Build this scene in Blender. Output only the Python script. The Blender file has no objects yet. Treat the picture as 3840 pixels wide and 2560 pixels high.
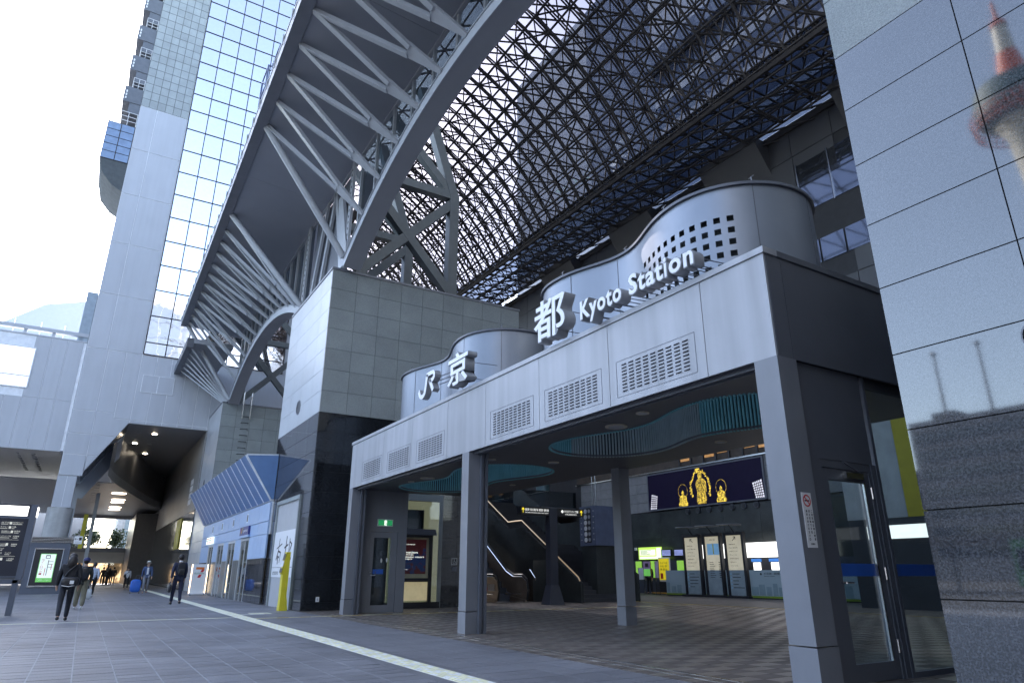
import bpy, bmesh, math, random
from mathutils import Vector, Matrix
random.seed(7)
sc = bpy.context.scene
COL = sc.collection
R = math.radians
# ------------------------------------------------------------------ camera
YAW, PIT, ROL = R(31.388), R(19.199), R(0.063)
CAM = Vector((0, 0, 1.15))
fw = Vector((-math.cos(YAW)*math.cos(PIT), math.sin(YAW)*math.cos(PIT), math.sin(PIT)))
rt = fw.cross(Vector((0, 0, 1))).normalized(); up = rt.cross(fw)
rt2 = math.cos(ROL)*rt + math.sin(ROL)*up; up2 = -math.sin(ROL)*rt + math.cos(ROL)*up
cd = bpy.data.cameras.new('camera'); cd.sensor_width = 36; cd.lens = 23.353; cd.clip_end = 5000; cd.clip_start = .05
co = bpy.data.objects.new('camera', cd); COL.objects.link(co); sc.camera = co
co.matrix_world = Matrix(((rt2.x, up2.x, -fw.x, CAM.x), (rt2.y, up2.y, -fw.y, CAM.y), (rt2.z, up2.z, -fw.z, CAM.z), (0, 0, 0, 1)))
# ------------------------------------------------------------------ light
SUN_EL, SUN_AZ = R(38), R(82)          # the sun stands behind the hotel tower, so the forecourt lies in open shade
sdir = Vector((-math.sin(SUN_AZ)*math.cos(SUN_EL), math.cos(SUN_AZ)*math.cos(SUN_EL), math.sin(SUN_EL)))
w = bpy.data.worlds.new('World'); sc.world = w; w.use_nodes = True
nt = w.node_tree; bg = nt.nodes['Background']
sky = nt.nodes.new('ShaderNodeTexSky'); sky.sky_type = 'NISHITA'; sky.sun_disc = False
sky.sun_elevation = SUN_EL; sky.sun_rotation = math.atan2(sdir.x, sdir.y); sky.air_density = 1.0; sky.dust_density = 1.0; sky.ozone_density = 2.0
hz = nt.nodes.new('ShaderNodeHueSaturation'); hz.inputs['Saturation'].default_value = .8      # thin high haze whitens the whole sky
nt.links.new(sky.outputs[0], hz.inputs['Color']); nt.links.new(hz.outputs[0], bg.inputs[0]); bg.inputs[1].default_value = 0.15
sl = bpy.data.lights.new('sun', 'SUN'); sl.energy = 2.6; sl.angle = R(.5); sl.color = (1, .95, .88)
so = bpy.data.objects.new('sun', sl); COL.objects.link(so); so.rotation_euler = sdir.to_track_quat('Z', 'Y').to_euler(); so.location = (0, 0, 80)
vs = sc.view_settings; vs.view_transform = 'Standard'; vs.look = 'None'; vs.gamma = 1; vs.use_curve_mapping = False; vs.exposure = 2.45
cy = sc.cycles; cy.use_denoising = True; cy.max_bounces = 7; cy.diffuse_bounces = 3; cy.glossy_bounces = 3; cy.adaptive_threshold = .02; cy.transmission_bounces = 4
cy.transparent_max_bounces = 24; cy.caustics_reflective = False; cy.caustics_refractive = False; cy.sample_clamp_indirect = 6
# ------------------------------------------------------------------ materials
MATS = {}
def mat(name, col, rough=.5, metal=0, var=.12, scale=3.0, bump=0.0, bscale=40, spec=None, ior=None, emit=0, ecol=None, rnd=0.0, coat=0, speck=0.0, streak=0.0, alpha=1, aniso=None):
    if name in MATS: return MATS[name]
    m = bpy.data.materials.new(name); m.use_nodes = True; n = m.node_tree.nodes; l = m.node_tree.links
    b = n['Principled BSDF']
    b.inputs['Roughness'].default_value = rough; b.inputs['Metallic'].default_value = metal
    if spec is not None: b.inputs['Specular IOR Level'].default_value = spec
    if ior: b.inputs['IOR'].default_value = ior
    if coat: b.inputs['Coat Weight'].default_value = coat; b.inputs['Coat Roughness'].default_value = .05
    g = n.new('ShaderNodeNewGeometry')
    ns = n.new('ShaderNodeTexNoise'); ns.inputs['Scale'].default_value = scale; ns.inputs['Detail'].default_value = 5; ns.inputs['Roughness'].default_value = .6
    l.new(g.outputs['Position'], ns.inputs['Vector'])
    rmp = n.new('ShaderNodeMapRange'); rmp.inputs['From Min'].default_value = .3; rmp.inputs['From Max'].default_value = .7
    rmp.inputs['To Min'].default_value = 1-var; rmp.inputs['To Max'].default_value = 1+var
    l.new(ns.outputs['Fac'], rmp.inputs['Value']); fac = rmp.outputs[0]
    def mul(a, bb):
        q = n.new('ShaderNodeMath'); q.operation = 'MULTIPLY'; l.new(a, q.inputs[0]); l.new(bb, q.inputs[1]); return q.outputs[0]
    if speck:
        s2 = n.new('ShaderNodeTexNoise'); s2.inputs['Scale'].default_value = 55; s2.inputs['Detail'].default_value = 3; l.new(g.outputs['Position'], s2.inputs['Vector'])
        r2 = n.new('ShaderNodeMapRange'); r2.inputs['From Min'].default_value = .35; r2.inputs['From Max'].default_value = .65
        r2.inputs['To Min'].default_value = 1-speck; r2.inputs['To Max'].default_value = 1+speck; l.new(s2.outputs['Fac'], r2.inputs['Value']); fac = mul(fac, r2.outputs[0])
    if streak:
        mp = n.new('ShaderNodeMapping'); mp.inputs['Scale'].default_value = (2.2, 2.2, .12); l.new(g.outputs['Position'], mp.inputs['Vector'])
        s3 = n.new('ShaderNodeTexNoise'); s3.inputs['Scale'].default_value = 1.6; s3.inputs['Detail'].default_value = 6; l.new(mp.outputs[0], s3.inputs['Vector'])
        r3 = n.new('ShaderNodeMapRange'); r3.inputs['From Min'].default_value = .35; r3.inputs['From Max'].default_value = .7
        r3.inputs['To Min'].default_value = 1+streak*.4; r3.inputs['To Max'].default_value = 1-streak; l.new(s3.outputs['Fac'], r3.inputs['Value']); fac = mul(fac, r3.outputs[0])
    if rnd:
        oi = n.new('ShaderNodeObjectInfo'); r4 = n.new('ShaderNodeMapRange'); r4.inputs['To Min'].default_value = 1-rnd; r4.inputs['To Max'].default_value = 1+rnd
        l.new(oi.outputs['Random'], r4.inputs['Value']); fac = mul(fac, r4.outputs[0])
    mx = n.new('ShaderNodeMix'); mx.data_type = 'RGBA'; mx.blend_type = 'MULTIPLY'; mx.inputs[0].default_value = 1
    mx.inputs[6].default_value = (*col, 1); l.new(fac, mx.inputs[7]); l.new(mx.outputs[2], b.inputs['Base Color'])
    if bump:
        nb = n.new('ShaderNodeTexNoise'); nb.inputs['Scale'].default_value = bscale; nb.inputs['Detail'].default_value = 4; l.new(g.outputs['Position'], nb.inputs['Vector'])
        bp = n.new('ShaderNodeBump'); bp.inputs['Strength'].default_value = bump; bp.inputs['Distance'].default_value = .02
        l.new(nb.outputs['Fac'], bp.inputs['Height']); l.new(bp.outputs[0], b.inputs['Normal'])
    if emit:
        b.inputs['Emission Color'].default_value = (*(ecol or col), 1); b.inputs['Emission Strength'].default_value = emit
        if var > .5:
            pw = n.new('ShaderNodeMapRange'); pw.inputs['From Min'].default_value = .42; pw.inputs['From Max'].default_value = .66; pw.inputs['To Min'].default_value = emit*.04; pw.inputs['To Max'].default_value = emit*1.5
            l.new(ns.outputs['Fac'], pw.inputs['Value']); l.new(pw.outputs[0], b.inputs['Emission Strength'])
    MATS[name] = m; return m
def glass(name, tint=(.8, .85, .9), refl=.08, rough=.02, through=.8, ior=1.5):
    """architectural pane: tinted see-through plus a Fresnel mirror"""
    if name in MATS: return MATS[name]
    m = bpy.data.materials.new(name); m.use_nodes = True; n = m.node_tree.nodes; l = m.node_tree.links
    n.remove(n['Principled BSDF']); out = n['Material Output']
    tr = n.new('ShaderNodeBsdfTransparent'); tr.inputs[0].default_value = (*[c*through for c in tint], 1)
    gl = n.new('ShaderNodeBsdfGlossy'); gl.inputs['Roughness'].default_value = rough; gl.inputs['Color'].default_value = (.95, .97, 1, 1)
    fr = n.new('ShaderNodeFresnel'); ge = n.new('ShaderNodeNewGeometry'); im = n.new('ShaderNodeMapRange'); im.inputs['To Min'].default_value = ior; im.inputs['To Max'].default_value = 1/ior
    l.new(ge.outputs['Backfacing'], im.inputs['Value']); l.new(im.outputs[0], fr.inputs['IOR'])      # same Fresnel from either side of the thin pane
    ad = n.new('ShaderNodeMath'); ad.operation = 'ADD'; ad.use_clamp = True; ad.inputs[1].default_value = refl; l.new(fr.outputs[0], ad.inputs[0])
    mx = n.new('ShaderNodeMixShader'); l.new(ad.outputs[0], mx.inputs[0]); l.new(tr.outputs[0], mx.inputs[1]); l.new(gl.outputs[0], mx.inputs[2]); l.new(mx.outputs[0], out.inputs[0])
    MATS[name] = m; return m
# ------------------------------------------------------------------ mesh builder
class MB:
    def __init__(s): s.v = []; s.f = []
    def add(s, vs, fs):
        o = len(s.v); s.v += [tuple(v) for v in vs]; s.f += [tuple(i+o for i in f) for f in fs]; return s
    def box(s, x0, x1, y0, y1, z0, z1):
        return s.add([(x0,y0,z0),(x1,y0,z0),(x1,y1,z0),(x0,y1,z0),(x0,y0,z1),(x1,y0,z1),(x1,y1,z1),(x0,y1,z1)],
                     [(0,3,2,1),(4,5,6,7),(0,1,5,4),(1,2,6,5),(2,3,7,6),(3,0,4,7)])
    def obox(s, c, a, b, d):
        c, a, b, d = map(Vector, (c, a, b, d)); P = [c-a-b-d, c+a-b-d, c+a+b-d, c-a+b-d, c-a-b+d, c+a-b+d, c+a+b+d, c-a+b+d]
        return s.add(P, [(0,3,2,1),(4,5,6,7),(0,1,5,4),(1,2,6,5),(2,3,7,6),(3,0,4,7)])
    def bar(s, p, q, wd, ht, upv=(0,0,1)):
        p, q = Vector(p), Vector(q); d = (q-p); L = d.length; d.normalize(); sd = d.cross(Vector(upv))
        if sd.length < 1e-4: sd = d.cross(Vector((1,0,0)))
        sd.normalize(); u = sd.cross(d)
        return s.obox((p+q)/2, d*L/2, sd*wd/2, u*ht/2)
    def tube(s, p, q, r, n=8, r2=None, cap=True):
        p, q = Vector(p), Vector(q); r2 = r if r2 is None else r2; d = (q-p).normalized()
        a = d.cross(Vector((0,0,1))); a = a if a.length > 1e-3 else d.cross(Vector((1,0,0))); a.normalize(); b = d.cross(a)
        V = [p+(a*math.cos(t)+b*math.sin(t))*r for t in [2*math.pi*i/n for i in range(n)]] + [q+(a*math.cos(t)+b*math.sin(t))*r2 for t in [2*math.pi*i/n for i in range(n)]]
        F = [(i, (i+1) % n, n+(i+1) % n, n+i) for i in range(n)]
        if cap: F += [tuple(range(n))[::-1], tuple(range(n, 2*n))]
        return s.add(V, F)
    def path(s, pts, r, n=8):
        for a, b in zip(pts, pts[1:]): s.tube(a, b, r, n)
        return s
    def prism(s, pts, ax, a, b):
        n = len(pts); mk = {'x': lambda p, t: (t, p[0], p[1]), 'y': lambda p, t: (p[0], t, p[1]), 'z': lambda p, t: (p[0], p[1], t)}[ax]
        return s.add([mk(p, a) for p in pts]+[mk(p, b) for p in pts], [tuple(range(n))[::-1], tuple(range(n, 2*n))]+[(i, (i+1) % n, n+(i+1) % n, n+i) for i in range(n)])
    def quad(s, *P): return s.add(P, [tuple(range(len(P)))])
    def lathe(s, prof, cx=0, cy=0, n=20, a0=0, a1=2*math.pi):
        k = len(prof); full = abs(a1-a0-2*math.pi) < 1e-6; m = n if full else n+1
        V = [(cx+r*math.cos(a0+(a1-a0)*i/n), cy+r*math.sin(a0+(a1-a0)*i/n), z) for i in range(m) for r, z in prof]
        F = [(i*k+j, ((i+1) % m)*k+j, ((i+1) % m)*k+j+1, i*k+j+1) for i in range(n) for j in range(k-1)]
        return s.add(V, F)
    def ball(s, c, rx, ry=None, rz=None, n=12, k=8):
        ry = ry or rx; rz = rz or rx; V = []; F = []
        for j in range(k+1):
            t = math.pi*j/k
            for i in range(n): V.append((c[0]+rx*math.sin(t)*math.cos(2*math.pi*i/n), c[1]+ry*math.sin(t)*math.sin(2*math.pi*i/n), c[2]+rz*math.cos(t)))
        for j in range(k):
            for i in range(n): F.append((j*n+i, j*n+(i+1) % n, (j+1)*n+(i+1) % n, (j+1)*n+i))
        return s.add(V, F)
    def mesh(s, name, m=None, smooth=False, fix=True):
        me = bpy.data.meshes.new(name); me.from_pydata(s.v, [], s.f)
        if fix:
            bm = bmesh.new(); bm.from_mesh(me)
            if smooth: bmesh.ops.remove_doubles(bm, verts=bm.verts, dist=1e-5)
            bmesh.ops.recalc_face_normals(bm, faces=bm.faces); bm.to_mesh(me); bm.free()
        if smooth:
            me.polygons.foreach_set('use_smooth', [True]*len(me.polygons)); me.set_sharp_from_angle(angle=R(38))
        if m: me.materials.append(m)
        me.update(); return me
def props(o, label=None, cat=None, group=None, kind=None):
    if label: o['label'] = label
    if cat: o['category'] = cat
    if group: o['group'] = group
    if kind: o['kind'] = kind
    return o
WM = {}
def link(o, parent=None, world=None):
    COL.objects.link(o); WM[o] = world or Matrix.Identity(4)
    if parent is not None: o.parent = parent; o.matrix_parent_inverse = WM[parent].inverted()
    return o
def thing(name, label, cat, loc=(0,0,0), group=None):
    o = bpy.data.objects.new(name, None); o.empty_display_size = .2; o.location = loc
    link(o, None, Matrix.Translation(loc)); return props(o, label, cat, group)
def part(name, mb, m, parent=None, smooth=False, label=None, kind=None, fix=True):
    o = bpy.data.objects.new(name, mb.mesh(name, m, smooth, fix) if isinstance(mb, MB) else mb)
    link(o, parent); return props(o, label, kind=kind)
def solo(name, mb, m, label, cat, group=None, smooth=False, loc=None):
    o = part(name, mb, m, None, smooth); return props(o, label, cat, group)
UB = {}
def ubox(m):
    if m not in UB: UB[m] = MB().box(-.5,.5,-.5,.5,-.5,.5).mesh('piece', m)
    return UB[m]
def piece(name, m, x0, x1, y0, y1, z0, z1, parent):
    o = bpy.data.objects.new(name, ubox(m)); o.location = ((x0+x1)/2, (y0+y1)/2, (z0+z1)/2); o.scale = (x1-x0, y1-y0, z1-z0)
    return link(o, parent)
def barpiece(name, m, p, q, wd, ht, parent, upv=(0,0,1)):
    p, q = Vector(p), Vector(q); d = q-p; L = d.length; d.normalize(); sd = d.cross(Vector(upv))
    if sd.length < 1e-4: sd = d.cross(Vector((1,0,0)))
    sd.normalize(); u = sd.cross(d)
    o = bpy.data.objects.new(name, ubox(m)); rot = Matrix((d, sd, u)).transposed()
    o.rotation_euler = rot.to_euler(); o.location = (p+q)/2; o.scale = (L, wd, ht); return link(o, parent)
TUBE = {}
def tubepiece(name, m, p, q, r, parent, n=8):
    k = (m, n)
    if k not in TUBE: TUBE[k] = MB().tube((-.5,0,0), (.5,0,0), 1, n).mesh('tube', m, True)
    p, q = Vector(p), Vector(q); d = q-p
    o = bpy.data.objects.new(name, TUBE[k]); o.rotation_euler = d.to_track_quat('X', 'Z').to_euler(); o.location = (p+q)/2; o.scale = (d.length, r, r)
    return link(o, parent)
TMP = bpy.data.scenes.new('scratch')
def evaluated(o):
    TMP.collection.objects.link(o)
    with bpy.context.temp_override(scene=TMP, view_layer=TMP.view_layers[0]):
        dg = bpy.context.evaluated_depsgraph_get(); dg.update(); me = bpy.data.meshes.new_from_object(o.evaluated_get(dg))
    return me
def text_mesh(s, size=1, ext=.01, off=0.0, align='LEFT', shear=0, res=3):
    c = bpy.data.curves.new('txt', 'FONT'); c.body = s; c.size = size; c.extrude = ext; c.offset = off; c.align_x = align; c.shear = shear; c.resolution_u = res
    o = bpy.data.objects.new('txt', c); me = evaluated(o); bpy.data.objects.remove(o); bpy.data.curves.remove(c); return me
def fit_text(name, s, m, parent, x0, x1, z0, z1, face='y', at=0, ext=.004, off=0.0, smooth=False, keep=False):
    """text filling a rectangle; face 'y' faces -Y (x runs right), face 'x' faces +X (y runs right)"""
    me = text_mesh(s, 1, .5, off); xs = [v.co.x for v in me.vertices]; ys = [v.co.y for v in me.vertices]
    ax, bx, ay, by = min(xs), max(xs), min(ys), max(ys); sx = (x1-x0)/(bx-ax); sy = (z1-z0)/(by-ay)
    if keep: sx = sy = min(sx, sy)
    for v in me.vertices:
        u = x0+(v.co.x-ax)*sx; t = z0+(v.co.y-ay)*sy; d = v.co.z*2*ext
        v.co = (u, at-d, t) if face == 'y' else (at+d, u, t)
    me.materials.clear(); me.materials.append(m); me.name = name
    return part(name, me, m, parent)
def copy_tree(o, parent=None):
    c = o.copy(); COL.objects.link(c); WM[c] = WM[o]
    if parent is not None: c.parent = parent
    for ch in [k for k in WM if k.parent == o and k is not c]: copy_tree(ch, c)
    return c
# ------------------------------------------------------------------ palette
asphalt = mat('asphalt', (.05,.05,.052), .9, bump=.3, bscale=60)
tile_grey = mat('paving_tile_grey', (.165,.165,.18), .5, var=.3, scale=.55, bump=.15, bscale=120, rnd=.12, speck=.16)
tile_sheet = mat('paving_tile_far', (.165,.165,.18), .5, var=.16, scale=1.1, bump=.12, bscale=90)
joint_dark = mat('joint_dark', (.035,.036,.04), .9)
grout = mat('grout_light', (.30,.31,.33), .8)
tile_in_a = mat('floor_tile_matt', (.125,.104,.09), .55, var=.2, scale=2, rnd=.12)
tile_in_b = mat('floor_tile_polished', (.185,.155,.133), .36, var=.2, scale=2, rnd=.12)
gran_pol = mat('granite_polished', (.042,.044,.05), .035, var=.2, scale=1.2, speck=.6, ior=2.1, rnd=.08)
gran_rough = mat('granite_flamed', (.29,.32,.32), .75, var=.1, scale=1.0, bump=.5, bscale=70, speck=.16, rnd=.06)
gran_hon = mat('granite_honed_pale', (.5,.515,.53), .3, var=.08, scale=.8, bump=.06, bscale=80, speck=.1, rnd=.05, ior=1.6)
gran_blk = mat('granite_black_polished', (.016,.018,.021), .035, var=.25, scale=1.2, speck=.7, rnd=.15, ior=1.6)
gran_mid = mat('granite_honed', (.235,.25,.275), .1, var=.12, scale=.7, bump=.05, bscale=90, speck=.12, ior=1.75, rnd=.05)
gran_dark = mat('granite_dark_honed', (.09,.11,.115), .3, var=.12, scale=.7, bump=.05, bscale=90, speck=.25, rnd=.1)
steel_lt = mat('painted_steel_light', (.50,.52,.55), .38, var=.05, scale=1.2, streak=.05)
steel_md = mat('painted_steel_grey', (.2,.21,.235), .42, var=.06, scale=1.5, streak=.06)
steel_dk = mat('painted_steel_dark_and_shaded', (.115,.124,.148), .45, var=.08, scale=1.5)  # dark paint elsewhere; on the portico's right flank its darkness is painted shade
alu = mat('aluminium_panel', (.39,.40,.425), .45, metal=.0, var=.07, scale=.8, streak=.17, rnd=.04)
alu_drum = mat('brushed_metal', (.245,.268,.31), .46, metal=.65, var=.05, scale=1, streak=.04)
stainless = mat('stainless', (.55,.55,.55), .22, metal=1, var=.06)
chrome = mat('bright_metal', (.7,.7,.7), .15, metal=1)
white_p = mat('white_paint', (.8,.8,.8), .5, var=.03)
black_p = mat('black_paint', (.018,.018,.022), .4)
tact_y = mat('tactile_yellow', (.7,.68,.46), .7, var=.12, scale=4, rnd=.08)
tact_w = mat('tactile_pale', (.7,.7,.66), .7, var=.12, scale=4, rnd=.08)
glass_clear = glass('clear_glass', (.82,.9,.92), .03, .01, .85)
glass_dark = glass('tinted_glass', (.35,.45,.5), .06, .02, .7)

def inview(P, mx=1.03):
    d = Vector(P)-CAM; z = d.dot(fw)
    if z < .3: return None
    x = d.dot(rt2)/z; y = d.dot(up2)/z
    return z if abs(x) < .771*mx and abs(y) < .514*mx else None
# ------------------------------------------------------------------ ground
props(part('ground', MB().quad((-1500,-1500,-.06),(1500,-1500,-.06),(1500,1500,-.06),(-1500,1500,-.06)), asphalt), kind='structure')
pave = props(part('pavement', MB().box(-140,12,-16,6.02,-.05,-.012), joint_dark), kind='structure')
conc = props(part('concourse_floor', MB().box(-75,14,6.02,31,-.05,-.012), joint_dark), kind='structure')
def tiles(x0, x1, y0, y1, dx, dy, mats, parent, nobj, nm, gap=.012, zt=0.0):
    L = []
    ny = int(round((y1-y0)/dy)); nx = int(round((x1-x0)/dx))
    for j in range(ny):
        off = 0
        for i in range(nx):
            a = x0+i*dx+off; L.append((a, min(a+dx, x1), y0+j*dy, y0+(j+1)*dy, i, j))
    near = sorted([(inview(((a+b)/2, (c+d)/2, 0)) or 1e9, k) for k, (a, b, c, d, i, j) in enumerate(L)])
    big = {k for z, k in near[:nobj]}
    rest = [MB() for _ in mats]
    for k, (a, b, c, d, i, j) in enumerate(L):
        q = (i+j) % len(mats) if len(mats) > 1 else 0
        h = zt+random.uniform(-.0012, .0008)
        if k in big: piece(nm, mats[q], a+gap/2, b-gap/2, c+gap/2, d-gap/2, h-.03, h, parent)
        else:
            g = gap/2; a, b, c, d = a+g, b-g, c+g, d-g; e = h-.01
            rest[q].add([(a,c,h),(b,c,h),(b,d,h),(a,d,h),(a,c,e),(b,c,e),(b,d,e),(a,d,e)], [(0,1,2,3),(4,5,1,0),(5,6,2,1),(6,7,3,2),(7,4,0,3)])
    for q, mm in enumerate(mats): part(nm+'s', rest[q], mm, parent, kind='stuff', fix=False)
tiles(-66, 9, -13.54, 3.62, .30, .44, [tile_grey], pave, 270, 'paving_tile', .016)
tiles(-66, 9, 4.26, 6.02, .30, .44, [tile_grey], pave, 26, 'paving_tile')
g = MB()
for j in range(40): y = -13.54+.44*j; g.box(-66, 9, y-.008, y+.008, -.012, -.0025)
for j in range(5): y = 4.26+.44*j; g.box(-66, 9, y-.008, y+.008, -.012, -.0025)
part('grout_lines', g, grout, pave, kind='stuff')
g = MB().box(-66, 9, 3.62, 3.80, -.012, -.001).box(-66, 9, 4.10, 4.26, -.012, -.001).box(-66, 9, 3.80, 4.10, -.012, -.004)
part('tactile_bed', g, tile_grey, pave)
part('far_paving', MB().box(-139.9, -66, -15.9, 6.0, -.012, 0), tile_sheet, pave)
tiles(-27, -2, 6.04, 21.0, .25, .44, [tile_in_a, tile_in_b], conc, 290, 'floor_tile')
part('far_flooring', MB().box(-74.9, -27, 6.04, 30.9, -.012, 0).box(-27, -2, 21.0, 30.9, -.012, 0).box(-2, 13.9, 6.04, 30.9, -.012, 0), tile_in_a, conc)
# threshold rails of the sliding shutter
r_ = thing('shutter_track', 'pair of thin steel tracks let into the floor along the entrance front', 'floor track', (-13, 6.4, 0))
for y, wd in ((6.30, .022), (6.52, .045)): part('rail', MB().box(-20.7, -4.9, y-wd/2, y+wd/2, -.012, .004), stainless, r_)
# ------------------------------------------------------------------ tactile paving
def tactile_line(name, label, p0, p1, width, block, rows, mats, big=280):
    """a guide line of bar blocks; p0 and p1 lie on one axis"""
    p0, p1 = Vector(p0), Vector(p1); along = 'x' if abs(p1.x-p0.x) > abs(p1.y-p0.y) else 'y'
    a0, a1 = sorted((p0.x, p1.x) if along == 'x' else (p0.y, p1.y)); c = p0.y if along == 'x' else p0.x
    t = thing(name, label, 'tactile paving', ((p0+p1)/2).to_tuple())
    if along == 'x': piece('bed', mats[1], a0, a1, c-width/2, c+width/2, -.011, .0015, t)
    else: piece('bed', mats[1], c-width/2, c+width/2, a0, a1, -.011, .0025, t)
    bars = []; rw = width/rows; n = int((a1-a0)/block)
    for i in range(n):
        for r in range(rows):
            s = a0+i*block+(block*.5 if r % 2 else 0); e = min(s+block*.93, a1); q = c-width/2+(r+.5)*rw
            B = (s, e, q-rw*.38, q+rw*.38) if along == 'x' else (q-rw*.38, q+rw*.38, s, e)
            bars.append((inview(((B[0]+B[1])/2, (B[2]+B[3])/2, 0)) or 1e9, B, mats[0] if (i*7+r*3) % 5 < 3 else mats[1]))
    bars.sort(key=lambda b: b[0]); m = {mm: MB() for mm in mats}
    for k, (d, B, mm) in enumerate(bars):
        if k < big and d < 1e8: piece('raised_bar', mm, *B, .001, .007, t)
        else: m[mm].box(*B, .001, .007)
    for mm in mats:
        if m[mm].v: part('raised_bars', m[mm], mm, t, kind='stuff')
    return t
tactile_line('tactile_guide_strip', 'wide pale yellow tactile strip running along the pavement past the portico', (-110, 3.95, 0), (3, 3.95, 0), .34, .16, 6, [tact_y, tact_w])
tact_n = mat('tactile_amber', (.45,.33,.1), .6)
tactile_line('tactile_cross_line', 'narrow pale tactile line crossing the open pavement towards the storefront', (-20.6, -9, 0), (-20.6, 3.78, 0), .10, .3, 1, [tact_y, tact_w], 60)
tactile_line('tactile_cross_line', 'narrow yellow tactile line leading from the wide strip into the hall', (-19.9, 4.12, 0), (-19.9, 20.4, 0), .10, .3, 1, [tact_y, tact_n], 60)
tactile_line('tactile_hall_line', 'narrow amber tactile line along the hall before the counters', (-40, 20.55, 0), (-5, 20.55, 0), .11, .3, 1, [tact_n, tact_n], 60)
t = thing('tactile_warning_pad', 'small square pale tactile pad at the end of the line by the yellow post', 'tactile paving', (-22.3, 4.75, 0))
piece('bed', tact_y, -22.6, -22.0, 4.45, 5.05, -.011, .003, t)
mb = MB()
for i in range(6):
    for j in range(6): mb.tube((-22.55+i*.1, 4.5+j*.1, .002), (-22.55+i*.1, 4.5+j*.1, .008), .02, 6)
part('studs', mb, tact_w, t, kind='stuff')
t = thing('tactile_cross_line', 'short pale tactile stub between the wide strip and the small pad', 'tactile paving', (-22, 4.3, 0))
piece('bed', tact_w, -21.95, -21.85, 4.11, 4.8, -.011, .0035, t)
# ------------------------------------------------------------------ granite towers
ROWS = [0,.25,.95,1.66,2.36,3.06,3.73,4.41,5.10,5.78,6.46,7.24,8.03,8.81,9.59,10.37,11.16,11.92]
PR = 10            # rows up to here are polished
def tower(name, label, x0, x1, y0, y1, fcols, sides, holes=(), fmats=(gran_pol, gran_rough), smats=(gran_blk, gran_rough), dark_rows=0, cut=None):
    t = thing(name, label, 'tower', ((x0+x1)/2, (y0+y1)/2, 0)); J = .011
    if cut: part('core', MB().box(x0+.03, x1-.03, y0+.03, cut, 0, ROWS[7]).box(x0+.03, x1-.03, y0+.03, y1-.03, ROWS[7]+.01, ROWS[-1]), joint_dark, t)
    else: part('core', MB().box(x0+.03, x1-.03, y0+.03, y1-.03, 0, ROWS[-1]), joint_dark, t)
    for r, (a, b) in enumerate(zip(ROWS, ROWS[1:])):
        for i in range(len(fcols)-1):
            c, d = fcols[i], fcols[i+1]
            if any(c > h[0]-.02 and d < h[1]+.02 and a > h[2]-.05 and b < h[3]+.15 for h in holes): continue
            m = (gran_blk if r < dark_rows else fmats[0]) if r < PR else fmats[1]
            piece('granite_slab', m, c+J/2, d-J/2, y0, y0+.032, a+J/2, b-J/2, t)
        for s, cols in sides.items():
            for c, d in zip(cols, cols[1:]):
                if cut and c > cut-.05 and r < 7: continue
                m = smats[0] if r < PR else smats[1]
                if s == 'R': piece('granite_slab', m, x1-.032, x1, c+J/2, d-J/2, a+J/2, b-J/2, t)
                else: piece('granite_slab', m, x0, x0+.032, c+J/2, d-J/2, a+J/2, b-J/2, t)
    part('coping', MB().box(x0-.03, x1+.03, y0-.03, y1+.03, ROWS[-1], ROWS[-1]+.09), steel_md, t)
    return t
sp = lambda a, b, n: [a+(b-a)*i/n for i in range(n+1)]
T1F = [-28.86, -27.32, -25.7, -24.06, -22.86]
T1 = tower('granite_tower', 'square granite tower left of the portico carrying the steel arch', -28.86, -22.86, 6.07, 14.3, T1F, {'R': [6.107]+sp(7.03, 14.3, 8)}, fmats=(gran_pol, gran_hon), holes=[(-27.32, -24.06, 0, 3.6)], cut=12.48)
T2 = tower('granite_tower', 'far granite tower behind the blue storefront with a steel ladder', -53.0, -47.2, 6.07, 14.3, sp(-53.0, -47.2, 5), {'R': [6.107]+sp(7.03, 14.3, 8)}, fmats=(gran_hon, gran_hon))
T3F = [-3.17]+[-3.17+1.17*i for i in range(1, 6)]
T3 = tower('granite_pier', 'tall polished granite pier at the right edge mirroring the city', -3.17, 2.68, 6.07, 14.3, T3F, {'L': [6.107]+sp(7.03, 14.3, 8)})
def porthole(t, x, z, r, y=6.07):
    a = sp(0, 2*math.pi, 24)[:-1]
    rg = MB()
    for i in range(24):
        p, q = a[i], a[(i+1) % 24]
        f = lambda rr, an, yy: (x+rr*math.cos(an), yy, z+rr*math.sin(an))
        rg.quad(f(r, p, y-.02), f(r, q, y-.02), f(r*1.12, q, y-.02), f(r*1.12, p, y-.02)); rg.quad(f(r*1.12, p, y-.02), f(r*1.12, q, y-.02), f(r*1.12, q, y+.01), f(r*1.12, p, y+.01))
    o = part('porthole', rg, steel_md, t)
    part('porthole_pane', MB().tube((x, y-.006, z), (x, y+.01, z), r*1.0, 24), black_p, o)
porthole(T1, -25.9, 7.22, .26); porthole(T3, -2.02, 2.92, .11); porthole(T2, -50.6, 6.9, .26)
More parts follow.
